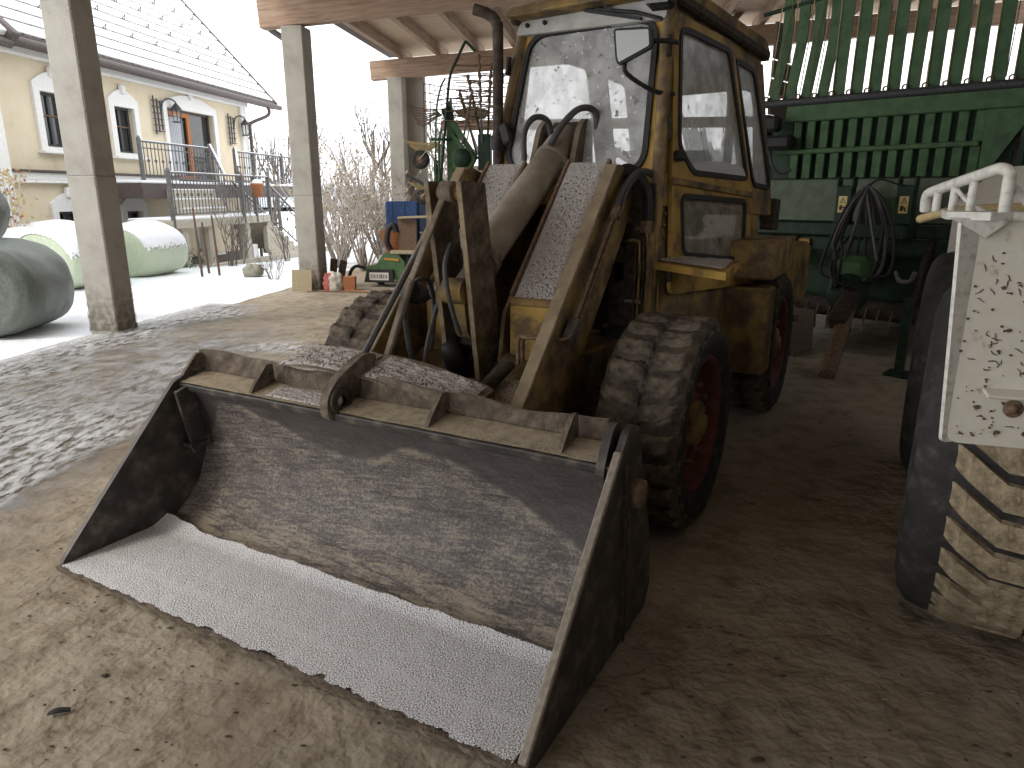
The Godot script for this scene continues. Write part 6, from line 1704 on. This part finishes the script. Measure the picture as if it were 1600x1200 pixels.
func plants():
	var V := Vector3.ZERO
	# leafy brown shrub just outside the open bay
	var a := shrub("bare_shrub", "brown leaved shrub right behind the terracotta pot", "shrub", V, 12, 2.7, .030, 2, "shrubs outside the open bay", .35, true)
	a.transform = place(a, -5.1, -14.2, 0, .85)
	dup(a, "bare_shrub", place(a, -4.5, -13.9, 2.1, .7), "brown leaved shrub beside the blue container")
	dup(a, "bare_shrub", place(a, -6.3, -15.8, 4.2, .95), "brown leaved shrub nearest the right side of the second column")
	dup(a, "bare_shrub", place(a, -5.6, -17.0, 1.2, 1.1), "tall brown leaved shrub in the middle of the open bay")
	var b := shrub("bare_tree", "slender bare tree in the open bay, tallest against the white sky", "tree", V, 1, 4.0, .10, 4, "bare trees beyond the open bay", .30)
	b.transform = place(b, -6.4, -19.5, 0)
	dup(b, "bare_tree", place(b, -5.4, -20.5, 1.9, .95), "slender bare tree right of the tallest one, near the far column")
	dup(b, "bare_tree", place(b, -7.4, -22.5, 3.1, 1.05), "slender bare tree close to the second column's right edge")
	dup(b, "bare_tree", place(b, -12.3, -24.6, 4.4, 1.0), "bare tree between the terrace railing and the second column")
	dup(b, "bare_tree", place(b, -13.4, -27.5, .7, 1.15), "bare tree rising behind the terrace railing's right end")
	dup(b, "bare_tree", place(b, -5.2, -26.0, 5.4, 1.2), "bare tree farther back beside the far column")
	dup(b, "bare_tree", place(b, -15.2, -30.0, 2.6, 1.3), "bare tree just right of the house's downpipe")
	dup(b, "bare_tree", place(b, -12.4, -30.5, 5.0, 1.3), "pale bare tree far behind the stairs")
	dup(b, "bare_tree", place(b, -7.6, -31.0, 1.0, 1.3), "pale bare tree far back in the open bay")
	dup(b, "bare_tree", place(b, -3.9, -23.0, 3.9, 1.1), "bare tree seen between the hay rake's tines")
	dup(a, "bare_shrub", place(a, -5.9, -14.9, 5.2, .75), "low brown leaved shrub between the column and the tall shrub")
	dup(a, "bare_shrub", place(a, -6.9, -17.6, .6, 1.2), "brown leaved shrub close behind the second column")
	dup(a, "bare_shrub", place(a, -4.9, -18.4, 3.3, 1.2), "brown leaved shrub close to the far column")
	dup(b, "bare_tree", place(b, -6.9, -24.0, 2.4, 1.0), "bare tree standing behind the middle of the open bay")
	dup(b, "bare_tree", place(b, -8.3, -25.5, .3, 1.0), "bare tree half hidden by the second column")
	# garden plants in front of the terrace
	var s := shrub("rose_bush", "bare rose bush with tall canes in front of the landing", "bush", V, 7, 1.9, .016, 2, "bare garden bushes", .22)
	s.transform = place(s, -8.6, -15.2, 0)
	dup(s, "rose_bush", place(s, -8.9, -16.2, 2.2, .8), "low bare bush beneath the landing's middle")
	dup(s, "rose_bush", place(s, -8.2, -17.2, 3.7, .75), "bare bush in front of the stair cheek")
	var q := shrub("small_bush", "small bare bush sticking out of the snow by the rock", "bush", V, 8, .62, .010, 2, "small bushes in the snow", .5)
	q.transform = place(q, -6.3, -12.6, 0)
	dup(q, "small_bush", place(q, -8.9, -14.6, 1.2, .9), "small bare bush close to the right pale bale")
	dup(q, "small_bush", place(q, -7.6, -17.9, 2.2, 1.1), "small bare bush at the foot of the stairs")
	for k in 3:
		var p := BT * Vector3([-7.94, -7.75, -8.15][k], 0, [-12.9, -13.2, -13.5][k])
		single(MB.new().tube([Vector3(0, -.1, 0), Vector3(-.03, 1.3 - k * .15, .02)], [.024, .018], 7), "garden_stake", "brown_wood", ["tallest brown stake in the garden before the landing", "middle brown stake in the garden before the landing", "shortest brown stake in the garden before the landing"][k], "stake", Transform3D(), Vector3(p.x, gh(p.x, p.z), p.z), "stakes in the garden")
	# evergreen tuft by the wall, rock, bed edging
	var ev := MB.new()
	for k in 500:
		var c := Vector3(rng.randfn(0, .22), absf(rng.randfn(.16, .13)), rng.randfn(0, .2))
		var u := Vector3(rng.randf_range(-1, 1), rng.randf_range(-.4, 1), rng.randf_range(-1, 1)).normalized() * .05
		var w := Vector3(rng.randf_range(-1, 1), rng.randf_range(-.5, .5), rng.randf_range(-1, 1)).normalized() * .022
		ev.quad(c - u, c - w, c + u, c + w)
	var ep := BT * Vector3(-9.7, 0, -14.75)
	var eb := thing("evergreen_bush", "low dark evergreen bush right of the pale bale", "bush", Transform3D(), Vector3(ep.x, gh(ep.x, ep.z), ep.z))
	part(ev, "foliage", "green", eb, "", true)
	var rk := noise(97, 2.0, 3)
	single(MB.new().grid(func(u, v):
		var a2 = TAU * u
		var f = (v - .5) * PI
		var d := Vector3(cos(a2) * cos(f), sin(f) * .75, sin(a2) * cos(f))
		return Vector3(.20, .20, .16) * d * (1.0 + rk.get_noise_3dv(d) * .5) + Vector3(0, .08, 0), 20, 12), "garden_rock", "stone", "grey green rock lying in the snow beside a small bush", "rock", BT, Vector3(-6.92, 0, -13.0))
	single(MB.new().beam(Vector3(-.3, .06, 2.6), Vector3(.25, .06, -4.6), .10, .14, Vector3.UP, .01), "bed_edging", "lane", "low stone edging of the garden bed below the landing", "edging", BT, Vector3(-8.7, -.12, -17.6))
	# climbing rose at the far left wall
	var cr := thing("climbing_rose", "frosted climbing rose on the wall at the left edge", "climber", BT, Vector3(-11.2, .9, -12.2))
	XF = Transform3D()
	var st := MB.new()
	var lf := MB.new()
	var rd := MB.new()
	for k in 5: st.tube(curve([Vector3(-.2 + k * .1, -1.2, 0), Vector3(-.1 + k * .06, 0, .05), Vector3(-.2 + k * .12, 1.0, .0)], 4), .012, 5)
	for k in 420:
		var c := Vector3(rng.randfn(0, .18), rng.randf_range(-.9, 1.1), rng.randfn(0, .15))
		var u := Vector3(rng.randf_range(-1, 1), rng.randf_range(-1, 1), rng.randf_range(-1, 1)).normalized() * .045
		var w := Vector3(rng.randf_range(-1, 1), rng.randf_range(-1, 1), rng.randf_range(-1, 1)).normalized() * .03
		(rd if k % 14 == 0 else lf).quad(c - u, c - w, c + u, c + w)
	part(st, "stem", "twig", cr)
	part(lf, "frosted_leaves", "straw", cr, "", true)
	part(rd, "blossoms", "sack_red", cr, "", true)
